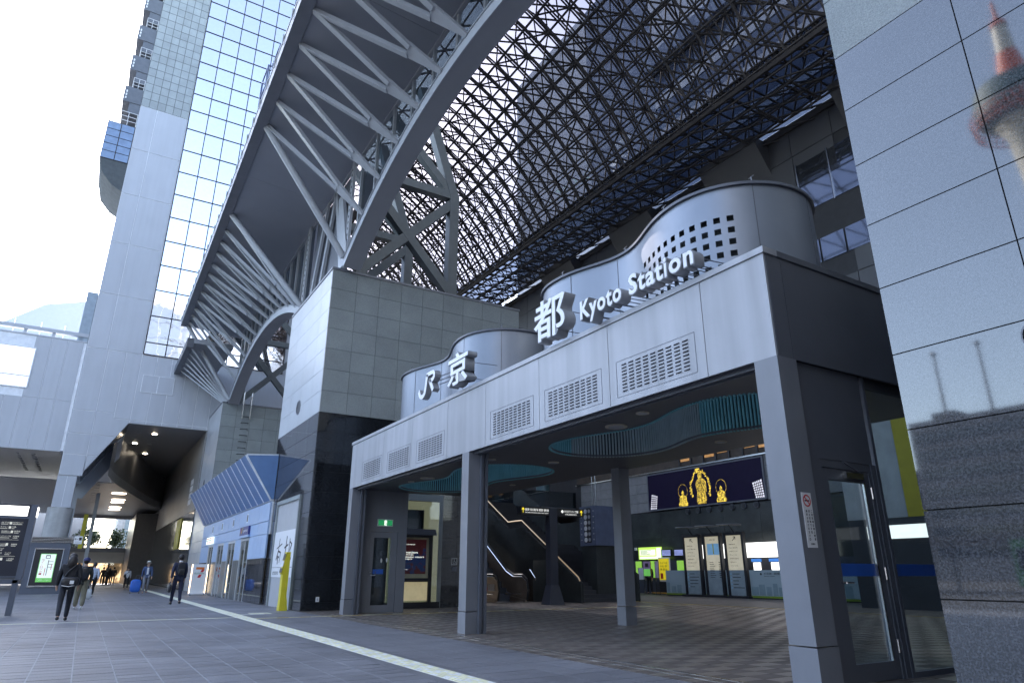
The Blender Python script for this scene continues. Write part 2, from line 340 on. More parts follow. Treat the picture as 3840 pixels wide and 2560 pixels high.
# plain panels and poster in the niche of the near tower
t = thing('poster_niche', 'shuttered granite niche with grey panels around a white calligraphy sheet', 'wall niche', (-25.7, 6.07, 0))
grey_pan = mat('grey_panel', (.42,.43,.45), .5, var=.05)
part('frame', MB().box(-27.36, -27.26, 6.0, 6.09, 0, 3.6).box(-24.12, -24.02, 6.0, 6.09, 0, 3.6).box(-27.36, -24.02, 6.0, 6.09, 3.6, 3.74), gran_rough, t)
piece('upper_panel', grey_pan, -27.26, -24.12, 6.06, 6.10, 2.6, 3.6, t); piece('lower_panel', grey_pan, -27.26, -24.12, 6.06, 6.10, 0, 1.0, t)
t = thing('calligraphy_sheet', 'white printed sheet with large brush characters in the granite niche', 'poster', (-25.7, 6.05, 1))
sheet = mat('printed_sheet', (.75,.76,.78), .45, var=.02); ink = mat('ink', (.03,.02,.025), .6)
piece('sheet', sheet, -27.26, -24.12, 6.045, 6.06, 1.0, 2.6, t)
piece('rule', ink, -27.2, -24.2, 6.040, 6.045, 1.33, 1.342, t)
def strokes(P, r=.028):
    m = MB()
    for pl in P:
        for (a, b), (c, d) in zip(pl, pl[1:]): m.bar((a, 6.041, b), (c, 6.041, d), .008, r*random.uniform(.6, 1.5), upv=(0,1,0)) if False else m.bar((a, 6.041, b), (c, 6.041, d), r*random.uniform(1.2, 2.6), .006, upv=(0,1,0))
    return m
part('brush_character', strokes([[(-26.75,2.0),(-26.0,2.15)],[(-26.4,2.35),(-26.45,1.95),(-26.7,1.6)],[(-26.42,1.9),(-26.1,1.85),(-26.2,1.5)],[(-26.5,1.75),(-26.45,1.45)],[(-26.3,1.7),(-26.5,1.68)]]), ink, t)
part('brush_character', strokes([[(-25.6,2.0),(-25.1,2.1)],[(-25.35,2.4),(-25.4,1.9),(-25.65,1.5)],[(-25.5,1.75),(-25.15,1.7),(-25.2,1.45),(-25.5,1.5)],[(-24.9,2.3),(-24.95,1.4)],[(-24.9,2.2),(-24.6,2.1),(-24.8,1.9),(-24.55,1.6),(-24.85,1.55)]]), ink, t)
fit_text('lettering', 'KYOTO', ink, t, -27.0, -26.2, 1.08, 1.2, at=6.043, ext=.002)
# steel ladder on the far tower
t = thing('wall_ladder', 'steel rung ladder on the side of the far granite tower', 'ladder', (-47.15, 7.6, 6))
for y in (7.35, 7.85):
    part('handrail', MB().path([(-47.35, y, 11.9), (-47.0, y, 12.75), (-46.92, y, 12.75), (-46.92, y, 10.9)], .03, 6), chrome, t)
for k in range(13):
    z = 11.1-k*.42; part('rung', MB().path([(-47.18, 7.38, z), (-47.02, 7.38, z), (-47.02, 7.82, z), (-47.18, 7.82, z)], .022, 5), black_p, t)
# ------------------------------------------------------------------ entrance portico
XL, XR, YF, YB, ZS, ZT = -20.80, -4.85, 6.71, 11.3, 3.64, 5.10
P = thing('entrance_portico', 'low grey metal entrance portico with a broad pale fascia and square pillars', 'portico', (-13, 9, 0))
def pillar(x0, x1, y0, y1):
    o = part('pillar', MB().box(x0, x1, y0, y1, .42, ZS), steel_md, P)
    part('pillar_base', MB().box(x0-.006, x1+.006, y0-.006, y1+.006, 0, .405), steel_md, o)
pillar(-20.80, -20.48, YF, YF+.42); pillar(-13.1, -12.78, YF, YF+.42); pillar(-5.19, XR, YF, YF+.36)
pillar(-13.18, -12.88, 10.98, 11.3); pillar(-20.80, -20.5, 10.98, 11.3); pillar(-5.15, XR, 10.98, 11.3)
# shutter guide channels beside the front pillars
for x in (-20.44, -12.74): part('shutter_guide', MB().box(x, x+.07, YF+.25, YF+.31, 0, ZS-.01).box(x, x+.07, YF+.36, YF+.42, 0, ZS-.01).box(x, x+.02, YF+.31, YF+.36, 0, ZS-.01), steel_dk, P)
# fascia panels; those with vents carry a frame and rows of slots
seams = [XL, -18.0, -15.98, -13.9, -12.07, -10.02, -7.98, -5.94, XR]
vent_in = [(0, -19.7, -18.1), (1, -17.66, -16.06), (2, -15.65, -14.05), (4, -11.86, -10.22), (5, -9.84, -8.18), (6, -7.80, -6.12)]
part('fascia_core', MB().box(XL+.03, XR-.02, YF+.02, YF+.3, ZS+.02, ZT-.01), joint_dark, P)
slot = mat('vent_slot_dark', (.03,.032,.04), .8)
for i, (a, b) in enumerate(zip(seams, seams[1:])):
    pn = piece('fascia_panel', alu, a+.006, b-.006, YF, YF+.03, ZS, ZT-.09, P)
for (i, a, b) in vent_in:
    z0, z1 = 3.75, 4.33
    m = MB()
    for (c, d, e, f_) in ((a, b, z1-.006, z1+.006), (a, b, z0-.006, z0+.006), (a-.006, a+.006, z0, z1), (b-.006, b+.006, z0, z1)): m.box(c, d, YF-.004, YF+.002, e, f_)
    v = part('vent_frame', m, steel_md, P)
    s_ = MB(); h_ = MB(); nx, nz = 9, 9
    for k in range(nx):
        for j in range(nz):
            cx = a+.10+(b-a-.2)*(k+.5)/nx; cz = z0+.05+(z1-z0-.1)*(j+.5)/nz; hw = .055
            s_.box(cx-hw, cx+hw, YF-.003, YF+.002, cz-.013, cz+.007)
            h_.add([(cx-hw, YF-.004, cz+.007), (cx+hw, YF-.004, cz+.007), (cx+hw, YF-.022, cz-.003), (cx-hw, YF-.022, cz-.003), (cx-hw, YF-.004, cz+.012), (cx+hw, YF-.004, cz+.012)], [(0,1,2,3),(4,5,2,3),(0,4,3),(1,5,2)])
    part('vent_slots', s_, slot, v, kind='stuff'); part('vent_hoods', h_, alu, v, kind='stuff')
part('fascia_coping', MB().box(XL-.02, XR+.02, YF-.025, YF+.25, ZT-.085, ZT), alu, P)
# right flank: fascia return, wall panel, door; panels carry shade in their dark colour
part('flank_core', MB().box(XR-.25, XR-.02, YF+.3, YB, ZS+.02, ZT-.01), joint_dark, P)
fl = [YF+.034, 7.03, 9.6, YB]
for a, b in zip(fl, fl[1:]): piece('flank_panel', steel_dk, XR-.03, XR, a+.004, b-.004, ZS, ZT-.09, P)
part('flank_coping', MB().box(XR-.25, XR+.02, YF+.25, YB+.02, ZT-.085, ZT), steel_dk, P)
part('left_flank', MB().box(XL, XL+.05, YF+.3, YB, ZS, ZT-.086), steel_md, P)
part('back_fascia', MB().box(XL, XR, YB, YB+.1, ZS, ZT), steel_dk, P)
# wall beside the right pillar with a framed glass door
def grid_wall(pts_list, m, nm, par):
    for B in pts_list: piece(nm, m, *B, par)
wx0, wx1 = XR-.10, XR-.05
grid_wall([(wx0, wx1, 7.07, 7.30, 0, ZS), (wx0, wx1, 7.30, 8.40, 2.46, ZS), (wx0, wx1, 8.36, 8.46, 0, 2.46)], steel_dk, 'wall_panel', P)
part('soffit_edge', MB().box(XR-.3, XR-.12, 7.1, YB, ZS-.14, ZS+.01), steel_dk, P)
D = thing('flank_door', 'dark framed glass door in the right side of the portico beside the granite pier', 'door', (-4.9, 7.8, 0))
dx0, dx1 = XR-.13, XR-.07
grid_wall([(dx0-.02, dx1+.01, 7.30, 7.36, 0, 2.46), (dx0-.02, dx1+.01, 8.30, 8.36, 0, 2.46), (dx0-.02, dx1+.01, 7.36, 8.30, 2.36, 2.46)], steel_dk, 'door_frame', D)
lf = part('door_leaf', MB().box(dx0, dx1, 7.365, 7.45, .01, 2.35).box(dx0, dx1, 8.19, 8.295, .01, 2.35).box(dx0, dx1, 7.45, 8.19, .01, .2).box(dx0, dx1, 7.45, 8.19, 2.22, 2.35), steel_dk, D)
piece('glass_pane', glass_clear, XR-.105, XR-.095, 7.45, 8.19, .2, 2.22, lf)
part('pane_edge', MB().box(XR-.09, XR-.065, 8.165, 8.19, .2, 2.22), stainless, lf)
blue_s = mat('blue_film', (.03,.12,.5), .4)
piece('blue_stripe', blue_s, XR-.094, XR-.0925, 7.46, 8.16, 1.12, 1.26, lf)
dc = part('door_closer', MB().box(dx1, dx1+.06, 7.75, 8.1, 2.25, 2.32), stainless, D); part('closer_arm', MB().bar((dx1+.05, 8.05, 2.33), (dx1+.06, 7.72, 2.44), .02, .012), steel_md, dc)
for z in (.35, 1.15, 2.1): part('hinge', MB().tube((dx1+.012, 8.3, z-.07), (dx1+.012, 8.3, z+.07), .012, 6), stainless, D)
part('handle', MB().path([(dx1, 7.42, 1.05), (dx1+.06, 7.42, 1.05), (dx1+.06, 7.55, 1.05)], .012, 6), chrome, D)
SG = thing('side_glazing', 'tall fixed glass panes between the flank door and the granite pier', 'glazing', (-4.9, 9.5, 0))
for y in (8.46, 9.7, 10.95): piece('mullion', steel_dk, XR-.12, XR-.04, y, y+.06, 0, ZS, SG)
for a, b in ((8.52, 9.7), (9.76, 10.95)):
    q = piece('glass_pane', glass_clear, XR-.085, XR-.075, a, b, .06, ZS-.14, SG); piece('blue_stripe', blue_s, XR-.074, XR-.0725, a, b, 1.12, 1.26, SG)
piece('sill', steel_dk, XR-.12, XR-.04, 8.52, 10.95, 0, .06, SG)
t = thing('no_smoking_sign', 'narrow white no smoking notice on the right pillar of the portico', 'sign', (-4.85, 6.87, 1.5))
red = mat('sign_red', (.6,.03,.04), .5); blk = mat('sign_black', (.02,.02,.02), .5)
piece('plate', white_p, XR, XR+.006, 6.795, 6.965, 1.42, 2.02, t)
ring = MB()
for k in range(20):
    a, b = 2*math.pi*k/20, 2*math.pi*(k+1)/20
    f_ = lambda r, an: (XR+.008, 6.88+r*math.cos(an), 1.93+r*math.sin(an)); ring.quad(f_(.052, a), f_(.052, b), f_(.068, b), f_(.068, a))
part('prohibition_ring', ring, red, t); part('prohibition_bar', MB().bar((XR+.009, 6.84, 1.97), (XR+.009, 6.92, 1.89), .013, .002, upv=(1,0,0)), red, t)
part('cigarette', MB().box(XR+.0065, XR+.0085, 6.84, 6.92, 1.922, 1.938), blk, t)
for k, s in enumerate(['この区域は路上喫煙', '禁止区域です。', '過料が科されます。']):
    for q, ch in enumerate(s): fit_text('lettering', ch, blk, t, 6.925-k*.045, 6.95-k*.045, 1.80-q*.038, 1.828-q*.038, face='x', at=XR+.007, ext=.001)
fit_text('lettering', '京都市', blk, t, 6.85, 6.92, 1.45, 1.47, face='x', at=XR+.007, ext=.001)
# ------------------------------------------------------------------ soffit, roof and the two cloud-shaped light wells
def peanut(ca, cb, r, neck, n=96):
    """closed outline of two round lobes joined by a waist"""
    pts = []; (ax, ay), (bx, by) = ca, cb; d = bx-ax
    x0, x1 = ax-r, bx+r
    def half(x):
        ea = math.sqrt(max(0, r*r-(x-ax)**2)) if x < ax else None
        if x < ax: return ea
        if x > bx: return math.sqrt(max(0, r*r-(x-bx)**2))
        u = (x-ax)/d; return r-(r-neck)*(.5-.5*math.cos(2*math.pi*u))**1.15
    xs = [(x0+x1)/2-(x1-x0)/2*math.cos(math.pi*i/(n//2)) for i in range(n//2+1)]
    cy_ = lambda x: ay+(by-ay)*min(1, max(0, (x-ax)/d))
    pts = [(x, cy_(x)-half(x)) for x in xs]+[(x, cy_(x)+half(x)) for x in xs[::-1][1:-1]]
    return pts
def ring_len(pts):
    L = [0]
    for a, b in zip(pts, pts[1:]+pts[:1]): L.append(L[-1]+math.dist(a, b))
    return L
def along(pts, L, s):
    s %= L[-1]
    for i in range(len(pts)):
        if L[i+1] >= s:
            u = (s-L[i])/max(1e-9, L[i+1]-L[i]); a, b = pts[i], pts[(i+1) % len(pts)]
            t_ = Vector((b[0]-a[0], b[1]-a[1], 0)).normalized(); return Vector((a[0]+(b[0]-a[0])*u, a[1]+(b[1]-a[1])*u, 0)), t_
wellA = peanut((-18.95, 8.98), (-14.95, 8.92), 1.22, .78); wellB = peanut((-10.75, 8.95), (-7.0, 8.88), 1.22, .78)
def plate_with_holes(nm, m, x0, x1, y0, y1, z, thick, holes, par):
    bm = bmesh.new()
    def loop(pts):
        vs_ = [bm.verts.new((x, y, z)) for x, y in pts]; return [bm.edges.new((vs_[i], vs_[(i+1) % len(vs_)])) for i in range(len(vs_))]
    E_ = loop([(x0,y0),(x1,y0),(x1,y1),(x0,y1)])
    for h in holes: E_ += loop(h)
    r0 = bmesh.ops.triangle_fill(bm, use_beauty=True, use_dissolve=False, edges=E_)
    for h in holes: pass
    ext = bmesh.ops.extrude_face_region(bm, geom=bm.faces[:]); bmesh.ops.translate(bm, vec=(0,0,thick), verts=[v for v in ext['geom'] if isinstance(v, bmesh.types.BMVert)])
    bmesh.ops.recalc_face_normals(bm, faces=bm.faces); me = bpy.data.meshes.new(nm); bm.to_mesh(me); bm.free(); me.materials.append(m)
    return part(nm, me, m, par)
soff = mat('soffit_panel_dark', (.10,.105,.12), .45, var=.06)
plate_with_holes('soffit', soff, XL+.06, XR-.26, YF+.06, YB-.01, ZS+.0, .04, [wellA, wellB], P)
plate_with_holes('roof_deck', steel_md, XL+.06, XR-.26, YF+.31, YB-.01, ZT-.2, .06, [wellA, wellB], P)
for x in (-16.8, -12.9, -8.9): part('soffit_joint', MB().box(x-.006, x+.006, YF+.1, 7.6, ZS-.003, ZS+.001), black_p, P)
part('door_track', MB().box(XL+.35, XR-.36, YF+.12, YF+.16, ZS-.05, ZS).box(XL+.35, XR-.36, YF+.22, YF+.26, ZS-.06, ZS), steel_dk, P)
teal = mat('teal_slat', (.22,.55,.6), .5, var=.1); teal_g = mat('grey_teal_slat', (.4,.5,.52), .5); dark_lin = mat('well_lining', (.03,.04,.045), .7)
ZD = 7.05
for wi, (W_, nm) in enumerate(((wellA, 'left'), (wellB, 'right'))):
    L = ring_len(W_); big = [(x, y) for x, y in W_]
    c = (sum(p[0] for p in W_)/len(W_), sum(p[1] for p in W_)/len(W_))
    out = []
    for i, p in enumerate(W_):
        a, b = W_[i-1], W_[(i+1) % len(W_)]; tx, ty = b[0]-a[0], b[1]-a[1]; l_ = math.hypot(tx, ty); out.append((p[0]+ty/l_*.12, p[1]-tx/l_*.12))
    n = len(out); holes = wi == 1
    # drum wall above the roof, its front lobe pierced by square openings
    LO = ring_len(out); m = MB(); hole_m = MB()
    S = 260; pts = [along(out, LO, LO[-1]*k/S) for k in range(S)]
    def in_grid(k, z):
        p = pts[k][0]
        return False
    zt0, zt1 = ZT-.2, ZD
    if not holes:
        for k in range(S):
            a, b = pts[k][0], pts[(k+1) % S][0]; m.quad((a.x,a.y,zt0),(b.x,b.y,zt0),(b.x,b.y,zt1),(a.x,a.y,zt1))
    else:
        # split the wall into cells so that real square openings are left out
        cell = .105; NC = int(LO[-1]/cell); zs = [zt0+(zt1-zt0)*j/int((zt1-zt0)/.1) for j in range(int((zt1-zt0)/.1)+1)]
        q = [along(out, LO, LO[-1]*k/NC)[0] for k in range(NC)]
        front = [k for k in range(NC) if q[k].y < 8.3 and -8.3 < q[k].x < -6.15]
        fs = set(); kk = sorted(front, key=lambda k: q[k].x)
        for i_, k in enumerate(kk):
            if i_ % 2 == 0: fs.add(k)
        for k in range(NC):
            a, b = q[k], q[(k+1) % NC]
            for j in range(len(zs)-1):
                if k in fs and j % 2 == 1 and zs[j] > 5.12 and zs[j] < 6.62: continue
                m.quad((a.x,a.y,zs[j]),(b.x,b.y,zs[j]),(b.x,b.y,zs[j+1]),(a.x,a.y,zs[j+1]))
    dr = part('light_well_drum', m, alu_drum, P, smooth=True, label='curved brushed metal drum rising above the portico roof, %s one' % nm)
    lip = MB()
    for k in range(S):
        (a, ta), (b, tb) = pts[k], pts[(k+1) % S]
        na = Vector((ta.y, -ta.x, 0)); nb = Vector((tb.y, -tb.x, 0)); o_, i2 = .05, -.14
        A, B_ = a+na*o_, b+nb*o_; C_, D_ = b+nb*i2, a+na*i2
        for z in (ZD, ZD+.05): lip.quad((A.x,A.y,z),(B_.x,B_.y,z),(C_.x,C_.y,z),(D_.x,D_.y,z))
        lip.quad((A.x,A.y,ZD),(B_.x,B_.y,ZD),(B_.x,B_.y,ZD+.05),(A.x,A.y,ZD+.05)); lip.quad((D_.x,D_.y,ZD),(C_.x,C_.y,ZD),(C_.x,C_.y,ZD+.05),(D_.x,D_.y,ZD+.05))
    for k in range(14):
        p, tt = along(out, LO, LO[-1]*(k+.3)/14); nn = Vector((tt.y, -tt.x, 0)); q_ = p+nn*.003
        if not (holes and q_.y < 8.3 and -8.4 < q_.x < -6.0): part('sheet_seam', MB().obox((q_.x, q_.y, (ZT-.2+ZD)/2), tt*.006, nn*.003, (0,0,(ZD-ZT+.2)/2)), steel_dk, dr)
    part('drum_rim', lip, steel_dk, dr, smooth=True)
    for k in range(10):
        p, tt = along(out, LO, LO[-1]*(k+.5)/10); part('rim_bracket', MB().tube((p.x, p.y, ZD+.05), (p.x, p.y, ZD+.14), .012, 5).tube((p.x-.05, p.y, ZD+.13), (p.x+.05, p.y, ZD+.15), .008, 5), steel_md, dr)
    # inner lining and upright slats
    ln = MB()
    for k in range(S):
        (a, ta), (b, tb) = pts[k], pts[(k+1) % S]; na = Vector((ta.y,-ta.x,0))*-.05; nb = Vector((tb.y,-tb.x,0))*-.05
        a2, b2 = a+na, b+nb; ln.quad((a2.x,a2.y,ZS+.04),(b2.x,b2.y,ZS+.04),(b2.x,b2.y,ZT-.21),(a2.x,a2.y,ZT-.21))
    dl_ = MB(); dk_ = MB()
    for k in range(S):
        (a, ta), (b, tb) = pts[k], pts[(k+1) % S]; na = Vector((ta.y,-ta.x,0))*-.1; nb = Vector((tb.y,-tb.x,0))*-.1
        a2, b2 = a+na, b+nb
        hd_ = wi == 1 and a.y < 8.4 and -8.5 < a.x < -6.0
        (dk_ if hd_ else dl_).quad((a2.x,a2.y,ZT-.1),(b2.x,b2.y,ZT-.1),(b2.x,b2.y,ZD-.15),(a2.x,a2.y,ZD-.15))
    part('drum_bounce_liner', dl_, white_p, dr)  # white liner added to bounce sky light down onto the slats
    if dk_.v: part('opening_shade_sheet', dk_, dark_lin, dr)  # dark sheet added behind the square openings to stand in for shade
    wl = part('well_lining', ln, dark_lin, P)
    NS = int(L[-1]/.068); sl_ = []
    for k in range(NS):
        p, tt = along(W_, L, L[-1]*(k+.5)/NS); nn = Vector((tt.y, -tt.x, 0)); sl_.append((p, tt, nn))
    order = sorted(range(NS), key=lambda k: (sl_[k][0].y < 8.9, sl_[k][0].length)); rest = MB()
    for rank, k in enumerate(order):
        p, tt, nn = sl_[k]; mm = teal if wi == 0 or p.x > -8.9 else teal_g
        z0_, z1_ = ZS-.02, ZS+.95
        if rank < 145:
            o = bpy.data.objects.new('slat', ubox(mm)); o.location = (p.x+nn.x*.03, p.y+nn.y*.03, (z0_+z1_)/2); o.rotation_euler = (0, 0, math.atan2(tt.y, tt.x)); o.scale = (.034, .05, z1_-z0_); link(o, wl)
        else: rest.obox((p.x+nn.x*.03, p.y+nn.y*.03, (z0_+z1_)/2), tt*.017, nn*.025, (0,0,(z1_-z0_)/2))
    part('slats', rest, teal, wl, kind='stuff')
    # rooflight glazing
    part('rooflight', MB().prism([(x, y) for x, y in W_], 'z', ZD-.1, ZD-.08), glass('roof_glass', (.95,.97,1), .0, .02, .95), dr)
led = mat('lamp_glow', (1,.9,.75), .5, emit=1.2, ecol=(1,.82,.6))
trim = mat('lamp_trim', (.55,.5,.4), .5)
for (x, y, r) in ((-18.1,7.64,.09),(-17.16,7.72,.2),(-13.43,7.63,.11),(-13.04,9.12,.13),(-17.19,10.51,.09),(-9.06,7.72,.2),(-8.01,7.4,.11),(-9.09,10.44,.12)):
    o = part('soffit_lamp', MB().tube((x, y, ZS-.02), (x, y, ZS+.01), r, 20), trim, P); part('lamp_lens', MB().tube((x, y, ZS-.026), (x, y, ZS-.019), r*.7, 20), grey_pan, o)
# ------------------------------------------------------------------ station name in channel letters
sign_face = mat('letter_face_white', (.82,.83,.85), .4, var=.02); sign_ret = mat('letter_return_grey', (.30,.31,.33), .4)
def channel(nm, ch, x0, x1, z0, z1, par, off=.02, dep=.24, y=6.5):
    me_b = fit_text('letter', ch, sign_ret, par, x0, x1, z0, z1, at=y+dep/2, ext=dep/2, off=off)
    me_f = fit_text('letter_face', ch, sign_face, me_b, x0+.012, x1-.012, z0+.012, z1-.012, at=y-.004, ext=.004, off=off-.012)
    for dz in (.25, .75):
        xm = (x0+x1)/2; zz = z0+(z1-z0)*dz; tubepiece('mounting_rod', steel_dk, (xm, y+dep, zz), (xm+.1, y+dep+.75, zz), .008, me_b, 5)
    return me_b
t = thing('station_sign_mark', 'white raised two-letter initials at the left end of the fascia top', 'sign', (-14.75, 6.6, 5.3))
# rounded joined initials built as strokes
def stroke_letter(par, polys, y0, y1):
    m = MB()
    for pl in polys: m.prism(pl, 'y', y0, y1)
    o = part('letter', m, sign_ret, par); m2 = MB()
    for pl in polys: m2.prism(pl, 'y', y0-.006, y0-.001)
    part('letter_face', m2, sign_face, o); return o
def ribbon(pts, w_):
    Lf, Rg = [], []
    for i, p in enumerate(pts):
        a = Vector(pts[max(0, i-1)]); b = Vector(pts[min(len(pts)-1, i+1)]); d = (b-a).normalized(); nrm = Vector((-d.y, d.x))*w_/2
        Lf.append((p[0]+nrm.x, p[1]+nrm.y)); Rg.append((p[0]-nrm.x, p[1]-nrm.y))
    return [[Lf[i], Lf[i+1], Rg[i+1], Rg[i]] for i in range(len(pts)-1)]
arc = lambda cx, cz, r, a0, a1, n: [(cx+r*math.cos(R(a0+(a1-a0)*i/n)), cz+r*math.sin(R(a0+(a1-a0)*i/n))) for i in range(n+1)]
jr = ribbon([(-15.25, 5.50)]+arc(-15.02, 5.50, .185, 190, 350, 7)+[(-14.815, 5.56), (-14.76, 5.84)], .11)
rr = ribbon([(-14.80, 5.83), (-14.45, 5.83)]+arc(-14.44, 5.735, .095, 90, -80, 6)+[(-14.60, 5.64)], .10)+ribbon([(-14.60, 5.66), (-14.38, 5.36)], .115)
stroke_letter(t, jr+rr, 6.52, 6.68)
for z in (5.5, 5.6, 5.7): part('mounting_rod', MB().tube((-14.3, 6.66, z), (-13.5, 6.66, z-.06), .012, 5), steel_dk, t)
t = thing('station_sign_character', 'large white raised character above the fascia beside the initials', 'sign', (-13.04, 6.6, 5.2)); channel('a', '京', -13.55, -12.53, 5.17, 5.95, t, .03)
t = thing('station_sign_character', 'largest white raised character in front of the right metal drum', 'sign', (-9.35, 6.6, 5.2)); channel('b', '都', -9.86, -8.84, 5.17, 5.98, t, .025)
t = thing('station_sign_name', 'white raised English station name letters along the fascia top', 'sign', (-7.1, 6.6, 5.2))
def word(s, x0, x1, zb, h, par):
    me = text_mesh(s, 1, .5, .02); xs = [v.co.x for v in me.vertices]; a, b = min(xs), max(xs); bpy.data.meshes.remove(me)
    cap = .70; sx = (x1-x0)/(b-a); sz = h/cap
    pre = ''
    for ch in s:
        m0 = text_mesh(pre+ch, 1, .5, .02); m1 = text_mesh(ch, 1, .5, .02)
        right = max(v.co.x for v in m0.vertices); w1 = max(v.co.x for v in m1.vertices)-min(v.co.x for v in m1.vertices)
        zlo = min(v.co.y for v in m1.vertices); zhi = max(v.co.y for v in m1.vertices); bpy.data.meshes.remove(m0); bpy.data.meshes.remove(m1)
        channel('c', ch, x0+(right-w1-a)*sx, x0+(right-a)*sx, zb+zlo*sz, zb+zhi*sz, par, .038, .2, 6.5); pre += ch
word('Kyoto', -8.42, -7.33, 5.21, .34, t); word('Station', -7.17, -5.80, 5.21, .34, t)
# ------------------------------------------------------------------ left bay: exit door wall, exit lamp, display case
t = thing('exit_wall', 'grey metal partition with a narrow glazed door under a green exit lamp', 'partition', (-20.8, 7.9, 0))
ex0, ex1 = -20.86, -20.80
grid_wall([(ex0, ex1, 7.14, 7.50, 0, ZS), (ex0, ex1, 8.42, 8.72, 0, ZS), (ex0, ex1, 7.50, 8.42, 2.38, ZS)], steel_md, 'wall_panel', t)
dl = part('door_leaf', MB().box(ex0+.01, ex1-.02, 7.51, 7.64, .01, 2.37).box(ex0+.01, ex1-.02, 8.2, 8.41, .01, 2.37).box(ex0+.01, ex1-.02, 7.64, 8.2, .01, .22).box(ex0+.01, ex1-.02, 7.64, 8.2, 2.2, 2.37), steel_md, t)
piece('glass_pane', glass_clear, ex0+.02, ex0+.03, 7.64, 8.2, .22, 2.2, dl); piece('blue_stripe', blue_s, ex0+.031, ex0+.0325, 7.66, 8.0, 1.12, 1.26, dl)
part('pane_stickers', MB().prism([(7.92+.03*math.cos(k*.63),1.52+.07*math.sin(k*.63)) for k in range(10)], 'x', ex0+.031, ex0+.033).prism([(8.1+.03*math.cos(k*.63),1.53+.07*math.sin(k*.63)) for k in range(10)], 'x', ex0+.031, ex0+.033), white_p, dl)
part('handle', MB().path([(ex1, 7.55, 1.08), (ex1+.05, 7.55, 1.08), (ex1+.05, 7.72, 1.08), (ex1+.05, 7.72, 1.2)], .012, 6).ball((ex1+.02, 7.57, 1.17), .03), chrome, dl)
t = thing('exit_lamp', 'lit green emergency exit lamp above the partition door', 'exit sign', (-20.8, 7.95, 2.56))
green_l = mat('exit_green', (.02,.35,.12), .4, emit=.06, ecol=(.05,.6,.2)); lit_w = mat('lit_white', (.9,.95,.9), .4, emit=.22, ecol=(.95,1,.9))
piece('housing', white_p, ex1, ex1+.04, 7.70, 8.21, 2.55, 2.76, t); piece('lit_face', green_l, ex1+.04, ex1+.046, 7.72, 8.19, 2.57, 2.74, t)
piece('door_pictogram', lit_w, ex1+.046, ex1+.05, 7.92, 8.0, 2.575, 2.73, t)
part('running_figure', MB().ball((ex1+.05, 7.965, 2.705), .013).bar((ex1+.05, 7.96, 2.69), (ex1+.05, 7.97, 2.64), .012, .02, (1,0,0)).bar((ex1+.05, 7.97, 2.64), (ex1+.05, 7.945, 2.59), .012, .014, (1,0,0)).bar((ex1+.05, 7.97, 2.64), (ex1+.05, 8.0, 2.6), .012, .014, (1,0,0)), green_l, t)
# shop window in the flank of the granite tower
cream = mat('cream_wall', (.55,.5,.33), .6); warm_e = mat('warm_interior', (.6,.52,.3), .6, emit=.05, ecol=(1,.85,.5))
t = thing('tower_shop_window', 'pale lit shop window in the dark flank of the granite tower', 'shop window', (-22.8, 10.2, 0))
part('surround', MB().box(-22.9, -22.8, 9.3, 10.95, 3.62, 3.86).box(-22.9, -22.8, 10.8, 10.95, 0, 3.62), gran_rough, t)
piece('back_panel', warm_e, -22.84, -22.82, 8.9, 10.8, .2, 3.6, t); piece('plinth', black_p, -22.84, -22.66, 8.9, 10.85, 0, .2, t)
piece('dark_opening', black_p, -22.82, -22.812, 9.5, 10.2, 2.6, 3.3, t)
piece('glass_pane', glass_clear, -22.80, -22.79, 8.9, 10.8, .2, 3.6, t)
t = thing('event_display_case', 'dark framed display case with a red and blue event poster', 'display case', (-22.6, 10, 0))
part('hood', MB().prism([(9.0, 2.42), (10.6, 2.42), (10.53, 2.62), (9.05, 2.62)], 'x', -22.78, -22.5), steel_dk, t)
part('frame', MB().box(-22.72, -22.62, 9.0, 10.5, 2.34, 2.42).box(-22.72, -22.62, 10.38, 10.5, .2, 2.34).box(-22.72, -22.62, 9.0, 10.38, .86, .98), black_p, t)
def poster_mat():
    m = mat('event_poster', (.3,.05,.06), .4, var=.3, scale=3); n = m.node_tree.nodes; l = m.node_tree.links; b = n['Principled BSDF']
    g = n.new('ShaderNodeNewGeometry'); s = n.new('ShaderNodeSeparateXYZ'); ns = n.new('ShaderNodeTexNoise'); ns.inputs['Scale'].default_value = 5; rp = n.new('ShaderNodeValToRGB')
    l.new(g.outputs['Position'], s.inputs[0]); l.new(g.outputs['Position'], ns.inputs['Vector']); q = n.new('ShaderNodeMath'); q.operation = 'ADD'; q2 = n.new('ShaderNodeMath'); q2.operation = 'MULTIPLY_ADD'
    l.new(s.outputs['Z'], q2.inputs[0]); q2.inputs[1].default_value = .55; q2.inputs[2].default_value = -.75; l.new(q2.outputs[0], q.inputs[0]); l.new(ns.outputs['Fac'], q.inputs[1])
    e = rp.color_ramp; e.elements[0].position = .35; e.elements[0].color = (.12,.03,.03,1); e.elements[1].position = .95; e.elements[1].color = (.11,.012,.016,1)
    for p, c in ((.5, (.03,.06,.16,1)), (.65, (.02,.05,.17,1)), (.78, (.15,.03,.03,1))):
        k = e.elements.new(p); k.color = c
    l.new(q.outputs[0], rp.inputs[0]); l.new(rp.outputs[0], b.inputs['Base Color']); b.inputs['Emission Strength'].default_value = .012; l.new(rp.outputs[0], b.inputs['Emission Color']); return m
piece('mount', cream, -22.70, -22.69, 9.0, 10.38, .98, 2.34, t); po = piece('poster', poster_mat(), -22.689, -22.68, 9.05, 10.28, 1.12, 2.27, t)
